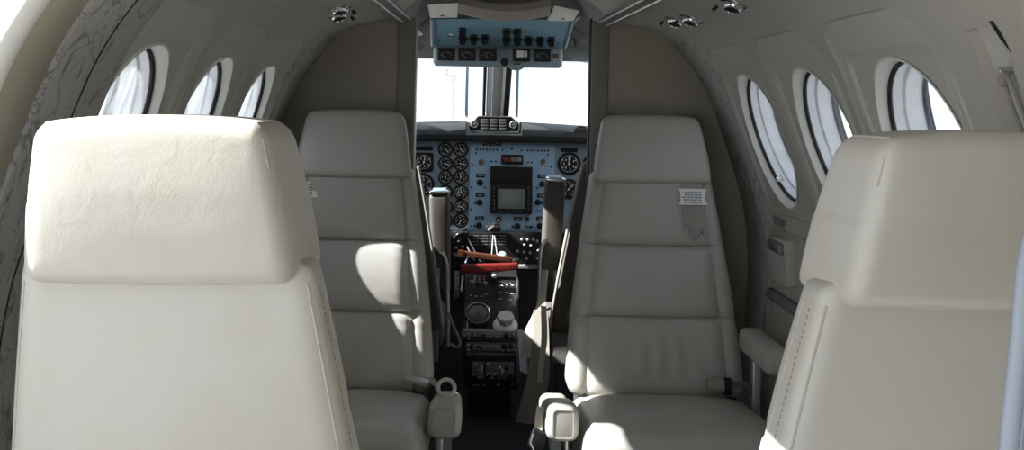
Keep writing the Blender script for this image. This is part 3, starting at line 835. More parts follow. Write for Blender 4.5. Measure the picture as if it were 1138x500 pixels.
# registration plate
pl = rect(536, 155.5, 558, 161.8, YP-.012, .006, 'registration_plate', 'blackp', ip)
g = G(); text_mesh(g, 'N222AG', P(547, 158.7, YP-.0125), (1, 0, 0), (0, 0, 1), .0245, .0005); g.build('lettering', 'dimmark', pl)
def knob(px, py, d, name='knob', m='blackp', parent=ip, Y=YP-.004, h=.014, tip=None):
    c = P(px, py, Y); r = d/2*Y/F; g = G(); g.lathe([(r, 0), (r, h*.25), (r*.82, h*.35), (r*.76, h*.95), (r*.6, h), (0, h)], c, (0, -1, 0), 20)
    if tip: g.lathe([(r*.5, h), (r*.5, h+.001), (0, h+.001)], c, (0, -1, 0), 16, 1)
    return g.build(name, [m, tip] if tip else m, parent)
def screw(px, py, d=2.0, m='blackp', parent=ip, Y=YP-.004): return knob(px, py, d, 'screw', m, parent, Y, .002)
g = G()
for k in range(7): screw(529.8+k*3.75, 166.2+k*.05, 2.2)
screw(558.5, 166.9, 2); screw(569, 165.4, 3)
screw(579.6, 167.2, 2)
for k in range(7): screw(586.5+k*3.75, 167.3+k*.06, 2.2)
for x, y_ in ((528.8, 170), (525, 183.7), (546.3, 179.5), (551, 179.5), (524, 208), (539, 208.4), (609, 171.8), (587, 180.5), (591, 180.5), (612.3, 185.3), (597.3, 209.3), (523.5, 233), (523.8, 251.5), (597, 234.5), (600.5, 234.5), (564.5, 243.3), (592, 252)): screw(x, y_, 2.2)
for px in (534.2, 603.5):
    c = P(px, 179.8, YP-.004); g = G(); g.lathe([(.010, 0), (.010, .004), (.007, .006), (.007, .010), (0, .010)], c, (0, -1, 0), 20)
    g.pad(c+Vector((0, -.012, 0)), (.004, .006, .013), .002, None, (2, 2, 2), 2, Matrix.Rotation(R(20), 3, 'Y')); g.build('selector_knob', 'copper', ip)
for x, y_ in ((534, 195.2), (533.5, 216.7), (533, 242.6), (602.5, 196), (602, 217.5), (601, 243), (575.5, 243.5)):
    rect(x-4.8, y_-2.1, x+4.8, y_+2.1, YP-.007, .004, 'placard', 'blackp', ip, .0008)
    g = G(); text_mesh(g, '---', P(x, y_, YP-.0075), (1, 0, 0), (0, 0, 1), .012, .0003) if False else g.span(P(x-3, y_+.6, YP-.0075), P(x+3, y_-.6, YP-.0072), .0001)
    g.build('placard_line', 'dimmark', ip)
for x, y_, d in ((533.2, 203, 7), (533, 225, 7), (532.5, 250.5, 7), (602.5, 204.5, 7), (597.8, 224.8, 6.5), (600, 251, 7), (575, 251.5, 7), (586, 243.6, 4.6), (528, 225, 2.6), (527.5, 251, 2.6), (602.5, 224.8, 3.5), (569.5, 251.8, 2.6), (585.5, 252, 2.4), (589.5, 252.3, 3)): knob(x, y_, d)
knob(554, 244, 6.5, 'knob', 'blackp', tip='mark')
# annunciator strip above the radar
M['dimred'] = mat('dark red lamp', (.22, .03, .02), .4)
an2 = rect(557.3, 172, 581.3, 182.8, YP-.016, .014, 'annunciator', 'blackp', ip)
for x0, x1, m_ in ((559.5, 566.5, 'dimred'), (568, 573, 'knobgrey'), (574.5, 579.5, 'dimmark')): rect(x0, 175.2, x1, 179.6, YP-.018, .003, 'lamp', m_, an2, .0008)
# radar unit
cr = rect(545, 205, 591.5, 238, YP-.030, .03, 'radar_unit', 'blackp', ip, .003)
rect(545, 185.5, 591.8, 204.6, YP-.026, .026, 'blank_display', 'blackp', ip, .003)
sc_ = G(); c = P(568.2, 221, YP-.031); sc_.pad(c, (15*YP/F, .002, 11*YP/F), .0018, lambda p: (p[0], p[1]-.003*(1-(p[0]/.056)**2)*(1-(p[2]/.041)**2), p[2]), (6, 2, 6), 2); sc_.build('screen', 'screen', cr)
g = G()
for k in range(6):
    for px in (549, 587.5): g.pad(P(px, 209+k*4.6, YP-.032), (.004, .004, .0045), .001, None, (2, 2, 2), 2)
for k in range(4): g.pad(P(557+k*7, 235.4, YP-.032), (.006, .003, .003), .001, None, (2, 2, 2), 2)
g.build('key', 'darktrim', cr)

# lower breaker panel
YS = 4.545
sp = thing('breaker_panel', 'black sub panel with rows of pale lettering and small switches below the blue panel', 'panel', P(549, 300, YS))
rect(462, 258.5, 640, 300, YS, .03, 'board', 'blackp', sp)
g = G()
for r_ in range(4):
    for cgrp in range(4):
        x = 524+cgrp*10; rnd = random.Random(r_*9+cgrp); xx = x
        while xx < x+8:
            L = rnd.uniform(1, 2.4); yy = 262+r_*3.2
            g.span(P(xx, yy+.45, YS-.0006), P(min(xx+L, x+8), yy-.45, YS+.001), .0001); xx += L+.5
g.build('lettering', 'dimmark', sp)
rnd = random.Random(5)
for x, y_ in ((580, 266), (586.5, 266.5), (593, 266), (583, 272), (590, 273), (597, 268), (598, 278), (575, 279), (582, 280), (589, 281), (597, 287), (585, 287), (506, 263), (510, 268), (507, 275), (514, 274), (506, 283)):
    knob(x, y_, 3.4, 'toggle_switch', rnd.choice(['steel', 'knobgrey', 'dimmark']), sp, YS, .016)
rect(574, 294.5, 604, 299, YS-.02, .02, 'ledge', 'greytrim', sp)

# control column stubs with their clamps
for px, py in ((513, 259.5), (548, 253.5)):
    c = P(px, py, YS-.033); lab = 'black control column clamp with a bright lever in front of the breaker panel' if px < 530 else 'black control column clamp just under the radar screen, legs spread below'
    cc = thing('control_clamp', lab, 'clamp', P(px, py+8, YS-.05), 'control clamps')
    g = G(); g.pad(c, (.030, .03, .012), .006, None, (3, 3, 3), 3); g.pad(c+Vector((.010, -.01, .012)), (.012, .012, .012), .005, None, (2, 2, 2), 3); g.build('clamp_body', 'blackp', cc)
    g = G(); g.tube([c+Vector((-.02, -.03, -.006)), c+Vector((-.008, -.034, .006)), c+Vector((.004, -.03, .012))], .0045, 8); g.build('lever', 'chrome' if px < 530 else 'steel', cc)
    pr = ((520, 265, 534, 291), (519, 274, 527, 289)) if px < 530 else ((548, 261.5, 546.5, 283), (549.5, 261.5, 552.5, 283))
    for x0, y0, x1, y1 in pr:
        g = G(); g.tube([P(x0, y0, YS-.06), P(x1, y1, YS-.09)], .0026, 8); g.build('rod', 'steel', cc)

# gust lock bars, red and orange
gl = thing('control_lock', 'long red control lock bar lying across the throttle quadrant, lower of the two bars', 'control lock', P(542, 304, 4.36))
g = G(); a, b = P(511.5, 299, 4.36), P(576, 296, 4.36); d = (b-a); rot = Matrix.Rotation(-math.atan2(d.z, d.x), 3, 'Y')
g.pad((a+b)/2, (d.length/2, .012, .0165), .006, lambda p: (p[0], p[1], p[2]*(1-.12*p[0]/.1)), (8, 3, 3), 4, rot); g.build('bar', 'red', gl)
g = G()
for t_ in (.16, .38, .60, .84): g.lathe([(.0035, 0), (.0035, .002), (0, .0025)], a.lerp(b, t_)+Vector((0, -.012, .002)), (0, -1, 0), 10)
g.build('rivet', 'orange', gl)
g = G(); g.tube([a+Vector((.02, .02, .02)), a+Vector((.03, .03, .045)), a+Vector((.05, .03, .04))], .006, 8); g.build('pin', 'chrome', gl)
gl2 = thing('control_lock', 'worn orange control lock bar tilted down towards the copilot side, above the red bar', 'control lock', P(540, 292, 4.42))
g = G(); a, b = P(510, 281.5, 4.42), P(570, 289, 4.42); d = (b-a); rot = Matrix.Rotation(-math.atan2(d.z, d.x), 3, 'Y')
g.pad((a+b)/2, (d.length/2, .010, .0125), .005, None, (8, 3, 3), 4, rot); g.build('bar', ['orange'], gl2)
g = G(); g.pad(b+Vector((.012, -.01, -.004)), (.014, .014, .012), .006, None, (2, 2, 2), 3); g.build('end_clamp', 'blackp', gl2)
g = G(); g.pad(a+Vector((.006, -.001, 0)), (.012, .0115, .014), .005, None, (2, 2, 2), 3, rot); g.build('bright_tip', mat('bright orange tip', (.62, .22, .05), .5), gl2)  # left end of the bar in a brighter orange
g = G(); g.lathe([(.018, 0), (.020, .006), (.014, .018), (0, .022)], P(558, 285.5, 4.435), (0, -.6, .8), 20)
g.build('lamp_dome', 'bluegrey', gl2)

# ------------------------------------------------------------------ centre pedestal
pd = thing('centre_pedestal', 'black centre pedestal with trim wheels, levers and stacked radio boxes', 'pedestal', (P(545, 430, 4.2).x, 4.32, 0))
zt, zm, zb = P(545, 304, 4.46).z, P(545, 366, 4.20).z, P(545, 432, 4.18).z
xl, xr = P(515, 390, 4.2).x, P(576, 390, 4.2).x
g = G(); g.prism([(xl, 4.52, zt+.01), (xl, 4.46, zt), (xl, 4.20, zm), (xl, 4.18, zb), (xl, 4.52, zb)], (xr-xl, 0, 0)); g.build('pedestal_body', 'blackp', pd, 20)
g = G(); g.span((xl+.02, 4.28, 0), (xr-.02, 4.5, zb+.01), .004); g.build('pedestal_foot', 'black', pd)
def slope(px, py):   # the sloping top face
    lo, hi = 4.16, 4.5
    for _ in range(40):
        md = (lo+hi)/2; p = P(px, py, md)
        if p.z > zm+(md-4.20)*(zt-zm)/.26: lo = md
        else: hi = md
    return P(px, py, lo)
SN = Vector((0, -(zt-zm), .26)).normalized(); SU = Vector((0, .26, zt-zm)).normalized()
srot = Matrix((Vector((1, 0, 0)), SU, SN)).transposed()
def splate(x0, y0, x1, y1, h, name, m, bev=.002, parent=pd):
    a, b, c2 = slope(x0, (y0+y1)/2), slope(x1, (y0+y1)/2), slope((x0+x1)/2, (y0+y1)/2)
    top, bot = slope((x0+x1)/2, y0), slope((x0+x1)/2, y1)
    g = G(); g.pad((top+bot)/2+SN*h/2, ((b-a).length/2, (top-bot).length/2, h/2), min(bev, h*.45), None, (2, 2, 2), 2, srot); return g.build(name, m, parent)
splate(519, 306, 545, 336, .004, 'lever_plate', 'blackp'); splate(550, 312, 574, 350, .004, 'lever_plate', 'blackp')
for k, x in enumerate((527.5, 532.8, 538)):
    a = slope(x, 307); b = slope(x, 314.5); g = G(); g.pad((a+b)/2+SN*.005, (.0045, (a-b).length/2, .0012), .001, None, (2, 2, 2), 2, srot)
    q = g.build('lever_gate', 'dimmark', pd)
    for j in range(3):
        p = a.lerp(b, .2+.3*j)+SN*.0064; g = G(); g.pad(p, (.0045, .004, .0008), .0004, None, (2, 2, 2), 2, srot); g.build('red_mark', 'red', q)
for x, y_, hgt, m_ in ((524, 318, .05, 'steel'), (531, 319, .035, 'blackp'), (539, 319, .045, 'steel'), (560, 319, .04, 'steel'), (566, 319, .04, 'steel')):
    p = slope(x, y_+3); g = G(); g.tube([p, p+SN*hgt*.6], .003, 8); g.lathe([(.003, 0), (.0075, .004), (.0075, .012), (.003, .016), (0, .016)], p+SN*hgt*.6, SN, 14); g.build('lever', m_, pd)
p = slope(549, 309); g = G(); g.lathe([(.004, 0), (.004, .008), (.010, .011), (.012, .018), (.008, .025), (0, .026)], p, (SN+Vector((0, -.3, 0))), 20); g.build('lever_knob', 'dimmark', pd)
# trim wheel drums at the left side
g = G(); c = P(507.5, 316, 4.42)
g.lathe([(.042, -.010), (.048, -.008), (.050, 0), (.048, .008), (.042, .010)], c, (1, 0, 0), 40)
for k in range(28):
    a = 2*PI*k/28; g.pad(c+Vector((0, math.cos(a)*.050, math.sin(a)*.050)), (.009, .003, .003), .001, None, (2, 2, 2), 2)
g.build('trim_wheel', 'knobgrey', pd)
g = G(); a = P(514, 307, 4.42); g.tube([a, P(513, 324, 4.35)], .006, 8); g.build('side_rail', 'steel', pd)
g = G(); g.pad(P(575, 320, 4.36), (.003, .05, .035), .002, None, (2, 2, 2), 2); g.build('side_plate', 'steel', pd)
# big round knobs
p = slope(531, 352); ax = (SN+Vector((0, -.55, .0))).normalized()
g = G(); g.lathe([(.040, -.01), (.046, .006), (.047, .026), (.043, .034), (.038, .037), (.036, .032), (.022, .038), (0, .041)], p, ax, 36)
for k in range(18):
    a = 2*PI*k/18; q = Vector((0, 0, 1)).rotation_difference(ax); g.tube([p+q @ Vector((math.cos(a)*.047, math.sin(a)*.047, .006)), p+q @ Vector((math.cos(a)*.047, math.sin(a)*.047, .027))], .003, 6)
M['knobdark'] = mat('dark grey knob', (.085, .082, .075), .4)
rk_ = g.build('round_knob', 'knobdark', pd)
g = G(); q = Vector((0, 0, 1)).rotation_difference(ax); g.tube([p+q @ Vector((math.cos(2*PI*k/36)*.044, math.sin(2*PI*k/36)*.044, .0345)) for k in range(36)], .0028, 8, True); g.build('knob_rim', 'chrome', rk_)
p = slope(561.5, 363); ax = (SN+Vector((0, -.1, .35))).normalized()
g = G(); g.lathe([(.046, 0), (.047, .010), (.040, .022), (.034, .026), (0, .026)], p, ax, 36); ob = g.build('knob_base', 'white', pd)
g = G(); g.lathe([(.030, .026), (.032, .034), (.033, .050), (.030, .054), (0, .055)], p, ax, 8); g.build('octagonal_knob', 'ivory', pd, 20)
# radio rows
r1 = splate(513.5, 367.5, 575, 377.8, .014, 'radio_box', 'darktrim')
# vertical stack
YR = 4.178
def rface(x0, y0, x1, y1, d, name, m, parent, dy=0): return rect(x0, y0, x1, y1, YR-d-dy, d+dy+.004, name, m, parent, .002)
b1 = rface(516, 368, 575.5, 378.5, .016, 'radio_box', 'greytrim', pd); b2 = rface(517, 380, 575, 391, .014, 'radio_box', 'greytrim', pd)
rface(518, 392, 574.5, 395, .010, 'divider_strip', 'knobgrey', pd); b3 = rface(519, 396, 574, 430.5, .012, 'radio_box', 'blackp', pd)
def rk(x, y_, d, m='blackp', par=pd, nm='knob', Y=YR-.016): return knob(x, y_, d, nm, m, par, Y, .014)
rect(532, 370.5, 568, 377, YR-.019, .004, 'face_plate', 'knobgrey', b1, .001)
for x in (536.5, 562.5): rk(x, 373.5, 6, par=b1, Y=YR-.019)
rect(527, 383, 556, 388.4, YR-.017, .004, 'face_plate', 'dimmark', b2, .001); rect(529, 384.2, 536, 387, YR-.0185, .002, 'window', 'black', b2, .0005); rect(538, 384.4, 553, 386.8, YR-.0185, .002, 'window', 'knobgrey', b2, .0005)
for x, d in ((523, 4), (560, 5.5), (567, 4.5)): rk(x, 385, d, par=b2)
rect(540, 402.5, 571, 421, YR-.015, .004, 'face_plate', 'greytrim', b3, .001); rect(524, 402, 538, 421, YR-.015, .004, 'face_plate', 'greytrim', b3, .001)
for x, y_, d, m_ in ((527, 406, 4, 'knobgrey'), (535, 409, 2.2, 'mark'), (541.5, 405, 4, 'knobgrey'), (556, 408, 2.4, 'mark'), (563, 409, 5, 'blackp'), (527.5, 418, 5.5, 'blackp'), (542.5, 418, 5, 'blackp'), (550.5, 418, 5, 'blackp'), (558.5, 412.5, 2.4, 'mark'), (566, 418, 5.5, 'blackp')): rk(x, y_, d, m_, b3)
rect(534.4, 405, 536, 414, YR-.017, .002, 'slide', 'mark', b3, .0004); rect(557, 409, 558.4, 416, YR-.017, .002, 'slide', 'mark', b3, .0004)
for x in (526.5, 541.5, 549.5, 565): 
    g = G(); g.lathe([(.003, 0), (.003, .004), (0, .004)], P(x, 416, YR-.032), (0, -1, 0), 10); g.build('pointer', 'mark', b3)
rnd = random.Random(11)
for k in range(26):  # scattered pale specks, standing in for glints on the radio faces
    x, y_ = 526+44*rnd.random(), rnd.choice((404, 407.5, 411, 414.5, 420, 424, 427.5))+rnd.uniform(-.6, .6)
    rect(x-.9, y_-.5, x+.9+rnd.random(), y_+.5, YR-.0165 if y_ < 421 else YR-.0135, .002, 'pale_mark', rnd.choice(['mark', 'dimmark', 'dimmark']), b3, .0003)
for x, y_ in ((521, 371), (521, 375.5), (528, 371.5), (571, 371), (572, 375.5), (545, 373.7), (553, 373.7)): rk(x, y_, 2.6, rnd.choice(['steel', 'mark']), b1, Y=YR-.016)
for x, y_ in ((520.5, 383), (520.5, 388.5), (559, 388.6), (565, 388.8), (571, 383), (572, 388.5)): rk(x, y_, 2.4, rnd.choice(['steel', 'mark']), b2, Y=YR-.015)
for x, y_ in ((523, 329), (529, 330), (535, 330), (540, 328), (556, 326), (563, 326), (569, 327), (556, 333), (567, 334)):
    p = slope(x, y_)+SN*.004; g = G(); g.pad(p, (.006 if x < 545 else .007, .0022, .0012), .0008, None, (2, 2, 2), 2, srot); g.build('pale_mark', 'dimmark', pd)
for x, y_ in ((557, 318.5), (563, 317.5), (568.5, 317.8)):
    p = slope(x, y_)+SN*.004; g = G(); g.pad(p, (.008, .004, .003), .001, None, (2, 2, 2), 2, srot); g.build('slide', 'mark', pd)
for x in (519.5, 570): g = G(); g.tube([slope(x, 356), slope(x, 366)+SN*.003], .003, 8); g.build('grab_rail', 'steel', pd)
g = G(); g.tube([P(574.5, 380, YR-.01), P(574.5, 428, YR-.01)], .004, 8); g.build('side_trim', 'steel', pd)

# papers stowed beside the pedestal
pb = thing('checklist_booklet', 'bluish white folded papers stuck upright beside the pedestal radios', 'papers', P(585, 418, 4.16))
for k in range(3):
    a = P(578+k*4.3, 366+k*1.5, 4.16); b = P(581+k*4.2, 413+k*2, 4.13); g = G()
    g.ribbon([a, a.lerp(b, .5)+Vector((0, -.006*(k-1), 0)), b], (1, -.5+.5*k, 0), .021, .002); g.build('page', 'paper' if k != 2 else 'divider', pb)

# ------------------------------------------------------------------ crew seats
def crew_seat(sx, label):
    x0 = sx*.415; t = thing('crew_seat', label, 'seat', (x0, 4.0, 0), 'crew seats')
    inner = lambda z: .135+.30*max(0, .95-z)*.75
    def bk(p):
        x, y, z = p; zz = (z+.30)/.60; return (x*(1-.40*zz**1.2), y-.10*zz, z)
    g = G(); g.pad((x0, 3.84, .70), (.235, .05, .30), .035, bk, (6, 3, 8), 5); g.build('backrest', 'darkseat', t, 60)
    g = G(); g.tube([Vector((x0, 3.84, .70))+Vector(bk((-sx*.235, -.047, z))) for z in lin(-.27, .275, 20)], .005, 8); g.build('piping', 'seam', t)
    g = G(); g.pad((x0, 3.74, 1.08), (.11, .045, .075), .035, None, (4, 3, 3), 5); g.build('headrest', 'darkseat', t, 60)
    for q in (-.05, .05):
        g = G(); g.cyl((x0+q, 3.745, .96), (x0+q, 3.742, 1.02), .007); g.build('headrest_post', 'steel', t)
    g = G(); g.pad((x0, 4.08, .38), (.235, .22, .055), .035, None, (5, 5, 3), 5); g.build('seat_cushion', 'darkseat', t, 60)
    g = G(); g.span((x0-.18, 3.85, .04), (x0+.18, 4.25, .33), .01)
    for q in (-.15, .15): g.span((x0+q-.02, 3.75, 0), (x0+q+.02, 4.3, .04), .003)
    g.build('seat_base', 'darktrim', t)
    g = G(); g.span((x0-.22, 3.80, .30), (x0+.22, 3.84, .62), .008); g.build('rear_panel', 'greytrim', t)
    # inboard armrest folded upright with its bright end cap
    px0, pyt, pyb = (488.5, 214, 322) if sx < 0 else (613, 200, 318)
    top = P(px0+ (0 if sx < 0 else 4), pyt, 3.88); bot = P(px0+(2 if sx < 0 else -3), pyb, 3.90); d = (top-bot)
    rot = Vector((0, 0, 1)).rotation_difference(d.normalized()).to_matrix()
    g = G(); g.pad((top+bot)/2, (.034, .040, d.length/2), .016, lambda p: (p[0]*(1+.06*p[2]/.17), p[1], p[2]), (3, 3, 6), 4, rot); a = g.build('armrest', 'darkseat', t, 60)
    g = G(); g.pad(top+Vector((0, 0, .004)), (.035, .041, .006), .005, None, (3, 3, 2), 3, rot); g.build('end_cap', 'chrome', a, label='bright metal end cap')
    g = G(); g.pad(top+Vector((0, -.003, .010)), (.023, .030, .003), .002, None, (3, 3, 2), 2, rot); g.build('cap_inlay', 'over', a)
    # bent tube bracket
    pts_ = ((488, 281), (492, 282), (495.5, 290), (497, 302), (497.5, 340), (497.5, 385)) if sx < 0 else ((611, 269), (606, 268), (602, 275), (600, 290), (599.5, 315), (598, 345))
    g = G(); g.tube(catmull([tuple(P(x, y_, 3.82)) for x, y_ in pts_], 6), .007, 10); g.build('armrest_tube', 'steel', t)
    return t
cl_ = crew_seat(-1, 'brown grey crew seat seen through the doorway on the gauge cluster side')
cr_ = crew_seat(1, 'brown grey crew seat seen through the doorway with cream belt webbing hanging beside it')

# webbing hanging from the crew seats: parts of those seats
def strap(pts_, ws, Y, m, parent, name, wd=(1, -.4, 0)):
    pp = catmull([tuple(P(x, y_, Y+dy)) for x, y_, dy in pts_], 6); w = catmull([(q,) for q in ws], 6)
    g = G(); g.ribbon(pp, wd, [q[0] for q in w], .004); return g.build(name, m, parent)
strap(((606, 300, 0), (603, 330, 0), (599, 352, -.01), (594, 372, -.02), (588, 398, -.02)), (.020, .024, .05, .075, .06), 3.78, 'webl', cr_, 'shoulder_harness')
strap(((601, 345, .02), (601, 380, .02), (598, 420, .02), (590, 450, .03), (582, 470, .04)), (.05, .06, .075, .075, .06), 3.72, 'web', cr_, 'shoulder_harness')
strap(((604, 340, .0), (605, 375, .0), (602, 400, .0), (600, 425, 0)), (.018, .02, .018, .016), 3.66, 'webl', cr_, 'shoulder_harness')
g = G(); g.tube(catmull([tuple(P(x, y_, 3.74)) for x, y_ in ((498, 348), (505, 365), (511, 380), (508, 386), (500, 382))], 6), .005, 8); g.build('belt_loop', 'web', cl_)
# D ring by the left armrest, dark buckle and its webbing by the right armrest
c = P(496, 431, 2.80); g = G()
g.tube([c+Vector((.021*math.cos(a), .004*math.sin(a), .020*math.sin(a))) for a in [2*PI*k/28 for k in range(28)]], .005, 8, True)
g.tube([c+Vector((.0, 0, -.018)), c+Vector((-.004, .0, -.045))], .006, 8)
tag(g.build('belt_ring', 'webl'), 'pale round belt ring standing behind the armrest of the seat with the sunlit stripe', 'ring')
bk_ = thing('belt_buckle', 'dark belt buckle on pale webbing hanging below the armrest of the tagged strap seat', 'buckle', P(603, 500, 2.74))
g = G(); pp = [P(601, 452, 2.78), P(599, 467, 2.76), P(598, 481, 2.74)]; g.ribbon(pp, (1, -.3, 0), .020, .004); g.build('webbing', 'webl', bk_)
g = G(); g.pad(P(597, 489, 2.74), (.020, .010, .026), .006, None, (3, 2, 3), 3, Matrix.Rotation(R(20), 3, 'Y')); g.build('buckle_body', 'blackp', bk_)
g = G(); g.tube([P(592, 482, 2.72), P(589, 492, 2.72), P(593, 500, 2.72)], .003, 8); g.build('latch', 'steel', bk_)

# ------------------------------------------------------------------ overhead panel
YO = 4.00
op = thing('overhead_panel', 'faded blue overhead switch panel with black knobs and a row of square meters', 'overhead panel', P(557, 20, YO))
def oplane(px, py, d=0): # lower edge 4.05, upper edge leaning aft
    Y = 4.06-.0042*(52-py) if py < 52 else 4.06
    return P(px, py, Y-d)
g = G(); g.prism([oplane(482, 50), oplane(482, 21), oplane(633, 22), oplane(629, 53)], (0, .05, .02)); g.build('switch_board', 'over', op)
g = G(); g.tube([oplane(480, 20, .004), oplane(481, 51, .004)], .007, 10); g.tube([oplane(644, 17, .004), oplane(636, 26, .004), oplane(628, 52, .004)], .006, 10); g.tube([oplane(482, 51.5, .003), oplane(628, 53.5, .003)], .003, 8); g.build('rim', 'overrim', op)
a, b = P(482, 61.5, 4.04), P(625, 63, 4.04); d = b-a
g = G(); g.pad((a+b)/2+Vector((0, .03, -.003)), (d.length/2+.002, .035, .036), .014, None, (6, 3, 3), 4); g.build('meter_housing', 'overrim', op)
rnd = random.Random(2)
for x, st in ((496, 0), (519, 0), (542, 0), (579.5, 1), (602.5, 0)):
    c = P(x, 60.3+.012*(x-496), 4.002); g = G(); g.pad(c, (.0315, .006, .023), .004, None, (2, 2, 2), 3); mt = g.build('meter', 'blackp', op)
    g = G()
    for k in range(9):
        aa = R(30+120*k/8); dx, dz = math.cos(aa), math.sin(aa); q = c+Vector((0, -.0065, -.014))
        g.prism([q+Vector((dx*r+(-dz)*w, 0, dz*r+dx*w)) for r, w in ((.019, -.0007), (.0245, -.0007), (.0245, .0007), (.019, .0007))], (0, -.0005, 0))
    aa = R(rnd.uniform(110, 150)); dx, dz = math.cos(aa), math.sin(aa); q = c+Vector((0, -.007, -.014))
    g.prism([q+Vector((dx*r+(-dz)*w, 0, dz*r+dx*w)) for r, w in ((0, -.0012), (.021, -.0006), (.021, .0006), (0, .0012))], (0, -.0005, 0))
    g.build('meter_scale', 'dimmark', mt)
    if st:
        g = G(); g.pad(c+Vector((-.004, -.007, .004)), (.013, .0012, .012), .001, None, (2, 2, 2), 2); g.pad(c+Vector((.016, -.007, .004)), (.004, .0012, .011), .001, None, (2, 2, 2), 2); g.build('meter_label', 'mark', mt)
rect(614.5, 60, 620.5, 64.5, 3.998, .006, 'rocker_switch', 'blackp', op, .001); rect(615.8, 61, 619.3, 63.3, 3.996, .004, 'switch_cap', 'copper', op, .001)
def oknob(px, py, tall):
    c = oplane(px, py); ax = Vector((0, -.75, -.66)); g = G()
    g.lathe([(.0155, 0), (.0155, .004), (.011, .007), (.0125, .024), (.0115, .028), (0, .028)], c, ax, 18)
    g.pad(c+Vector((0, -.012, .010)), (.0135, .006, .004), .002, None, (2, 2, 2), 2)
    g.build('switch_knob', 'blackp', op)
for x, y_ in ((514, 34.5), (514, 42), (526.5, 42), (539, 42), (562.5, 35), (562.5, 43), (575, 35.5), (575, 43.3), (587.3, 43.3), (600, 44), (612.5, 44.3)): oknob(x, y_, 1)
c = oplane(501.5, 38.5, .002); g = G(); g.pad(c, (.0125, .003, .0075), .002, None, (2, 2, 2), 2); sw = g.build('switch_frame', 'blackp', op); g = G(); g.pad(c+Vector((0, -.003, 0)), (.009, .002, .0045), .001, None, (2, 2, 2), 2); g.build('switch_cap', 'mark', sw)
for x, y_ in ((488.5, 45), (497, 53.5), (554, 46.5), (555, 54), (620, 48)): 
    g = G(); g.lathe([(.003, 0), (.003, .003), (0, .0035)], oplane(x, y_, .004), (0, -1, 0), 10); g.build('screw', 'blackp', op)
# mount knob and pale tab under the meters
g = G(); g.lathe([(.013, -.01), (.015, .004), (.012, .012), (0, .014)], P(560.5, 69, 4.0), (0, -1, 0), 20); g.build('mount_knob', 'black', op)
g = G(); pl = [P(574+11*math.cos(a)*(1.0), 70+8.5*math.sin(a), 4.03) for a in [PI*k/14 for k in range(15)]]; g.prism(pl, (0, .006, 0)); tb = g.build('mount_tab', 'overrim', op)
rect(570.5, 70.6, 578.5, 71.8, 4.026, .003, 'slot', 'black', tb, .0004)
# white corner brackets and headliner roll above
for pxs in (((475, 4.5), (509, 3.5), (508, 19.5), (478, 20)), ((616, 6), (644, 12), (637, 23.5), (609, 23))):
    lab = 'white lamp bracket with a small label at the gauge side corner of the overhead panel' if pxs[0][0] < 500 else 'white lamp bracket with a small label at the visor side corner of the overhead panel'
    br = thing('lamp_bracket', lab, 'bracket', P(pxs[2][0], pxs[2][1], 3.84), 'overhead lamp brackets')
    g = G(); g.prism([P(x, y_, 3.78+.004*y_) for x, y_ in pxs], (0, .04, .01)); g.build('plate', 'white', br)
    mx = sum(x for x, _ in pxs)/4; g = G(); q = P(mx-1, 17.5 if mx < 550 else 21, 3.845); g.span(q+Vector((-.007, -.002, -.002)), q+Vector((.007, .002, .002)), .0008); g.build('label_mark', 'greytrim', br)
g = G(); pth = [P(509+10.2*k, 7+9*math.sin(PI*k/10)*.8+.3*k, 3.855) for k in range(11)]
rows = []
for p in pth: rows.append([p+Vector((0, -.02, .05)), p+Vector((0, -.05, .03)), p+Vector((0, -.055, .005)), p+Vector((0, -.03, -.022)), p+Vector((0, .03, -.022)), p+Vector((0, .05, .05))])
g.grid(rows, closed=True); hr = g.build('headliner_roll', mat('beige grey headliner fabric', (.36, .33, .30), .8, bump=.2, bscale=300), fix=False)
tag(hr, 'sagging beige headliner roll stretched between the two white brackets', 'headliner')

# sun visor
vs_ = thing('sun_visor', 'pale green tinted sun visor hanging at the top of the right windshield', 'visor', P(643, 58, 4.3))
g = G(); g.prism([P(x, y_, 4.28) for x, y_ in ((624, 52), (668, 54), (668, 70), (660, 70.5), (650, 70), (640, 67.5), (630, 63), (624, 58))], (0, .004, 0)); g.build('visor_sheet', 'visor', vs_)
g = G(); g.tube([P(622, 53, 4.27), P(672, 54.5, 4.27)], .004, 8); g.build('visor_rod', 'steel', vs_)
q = P(640, 53.4, 4.27); g = G(); g.tube([q, q+Vector((0, .03, .03)), q+Vector((0, .105, .04))], .006, 8); g.build('visor_bracket', 'steel', vs_)
# map light by the left doorway edge
ml = thing('map_light', 'small chrome map light under a white wedge just beyond the left door post', 'light', P(466, 50, 3.95))
g = G(); g.prism([P(461, 30, 3.95), P(461, 41, 3.95), P(469.5, 37.5, 3.95)], (0, .04, 0)); g.build('wedge_mount', 'white', ml)
g = G(); g.lathe([(.010, 0), (.014, .010), (.014, .026), (.010, .030), (0, .030)], P(464, 50, 3.98), (.4, -1, -.3), 18); g.build('lamp_head', 'chrome', ml)

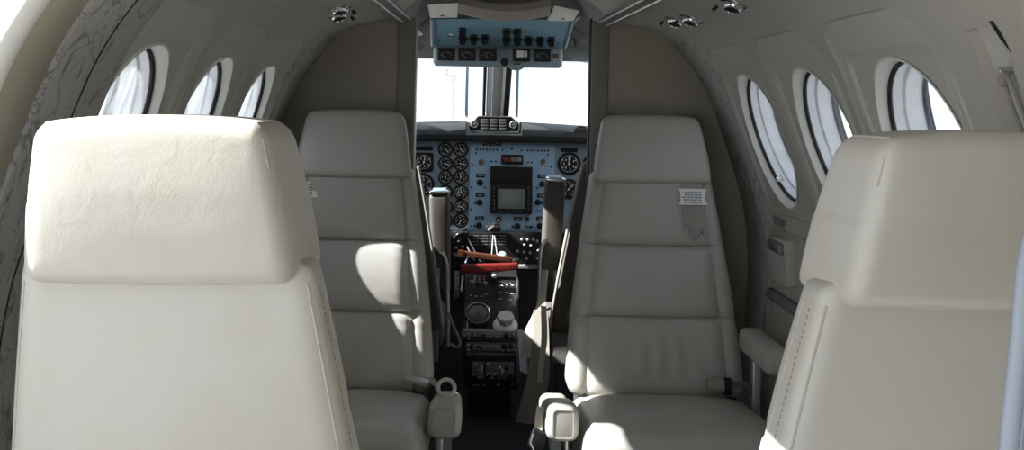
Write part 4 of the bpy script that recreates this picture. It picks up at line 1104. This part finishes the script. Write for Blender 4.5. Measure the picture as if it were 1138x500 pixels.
# ------------------------------------------------------------------ outside
g = G(); g.span((-250, -120, -1.45), (250, 400, -1.25), .01); struct(g.build('ground', 'concrete'))
lp = P(503, 117, 60); lm = thing('apron_light_mast', 'slim floodlight mast standing far out on the apron beyond the left windshield', 'mast', (lp.x, 60, -1.25))
g = G(); g.lathe([(.10, 0), (.06, 3.9)], (lp.x, 60, -1.25), (0, 0, 1), 12); g.build('pole', 'steel', lm)
g = G(); g.pad((lp.x-.12, 60, 2.70), (.35, .12, .10), .05, None, (2, 2, 2), 3); g.pad((lp.x-.4, 60, 2.95), (.12, .1, .16), .05, None, (2, 2, 2), 3); g.build('lamp_head', 'steel', lm)

# ------------------------------------------------------------------ light
sun_d = bpy.data.lights.new('sun', 'SUN'); sun_d.energy = 20; sun_d.angle = R(.6); sun_d.color = (1, .98, .94)
sun = bpy.data.objects.new('sun', sun_d); C.objects.link(sun)
SUN_DIR = Vector((1, .15, -.85))
sun.rotation_euler = SUN_DIR.to_track_quat('-Z', 'Y').to_euler()
w = bpy.data.worlds.new('sky'); bpy.context.scene.world = w; w.use_nodes = True; nt = w.node_tree
bg = nt.nodes['Background']; tc = nt.nodes.new('ShaderNodeTexCoord'); nz = nt.nodes.new('ShaderNodeTexNoise')
nz.inputs['Scale'].default_value = 2.2; nz.inputs['Detail'].default_value = 6
nt.links.new(tc.outputs['Generated'], nz.inputs['Vector'])
rp = nt.nodes.new('ShaderNodeValToRGB'); rp.color_ramp.elements[0].position = .38; rp.color_ramp.elements[1].position = .62
rp.color_ramp.elements[0].color = (.73, .835, 1, 1); rp.color_ramp.elements[1].color = (.93, .96, 1, 1)
nt.links.new(nz.outputs['Fac'], rp.inputs['Fac']); nt.links.new(rp.outputs['Color'], bg.inputs['Color']); bg.inputs['Strength'].default_value = 1.65

sc = bpy.context.scene
sc.view_settings.view_transform = 'Standard'; sc.view_settings.look = 'None'; sc.view_settings.gamma = 1; sc.view_settings.use_curve_mapping = False
sc.view_settings.exposure = 0.06
sc.cycles.max_bounces = 16; sc.cycles.diffuse_bounces = 8; sc.cycles.transparent_max_bounces = 16; sc.cycles.use_denoising = True
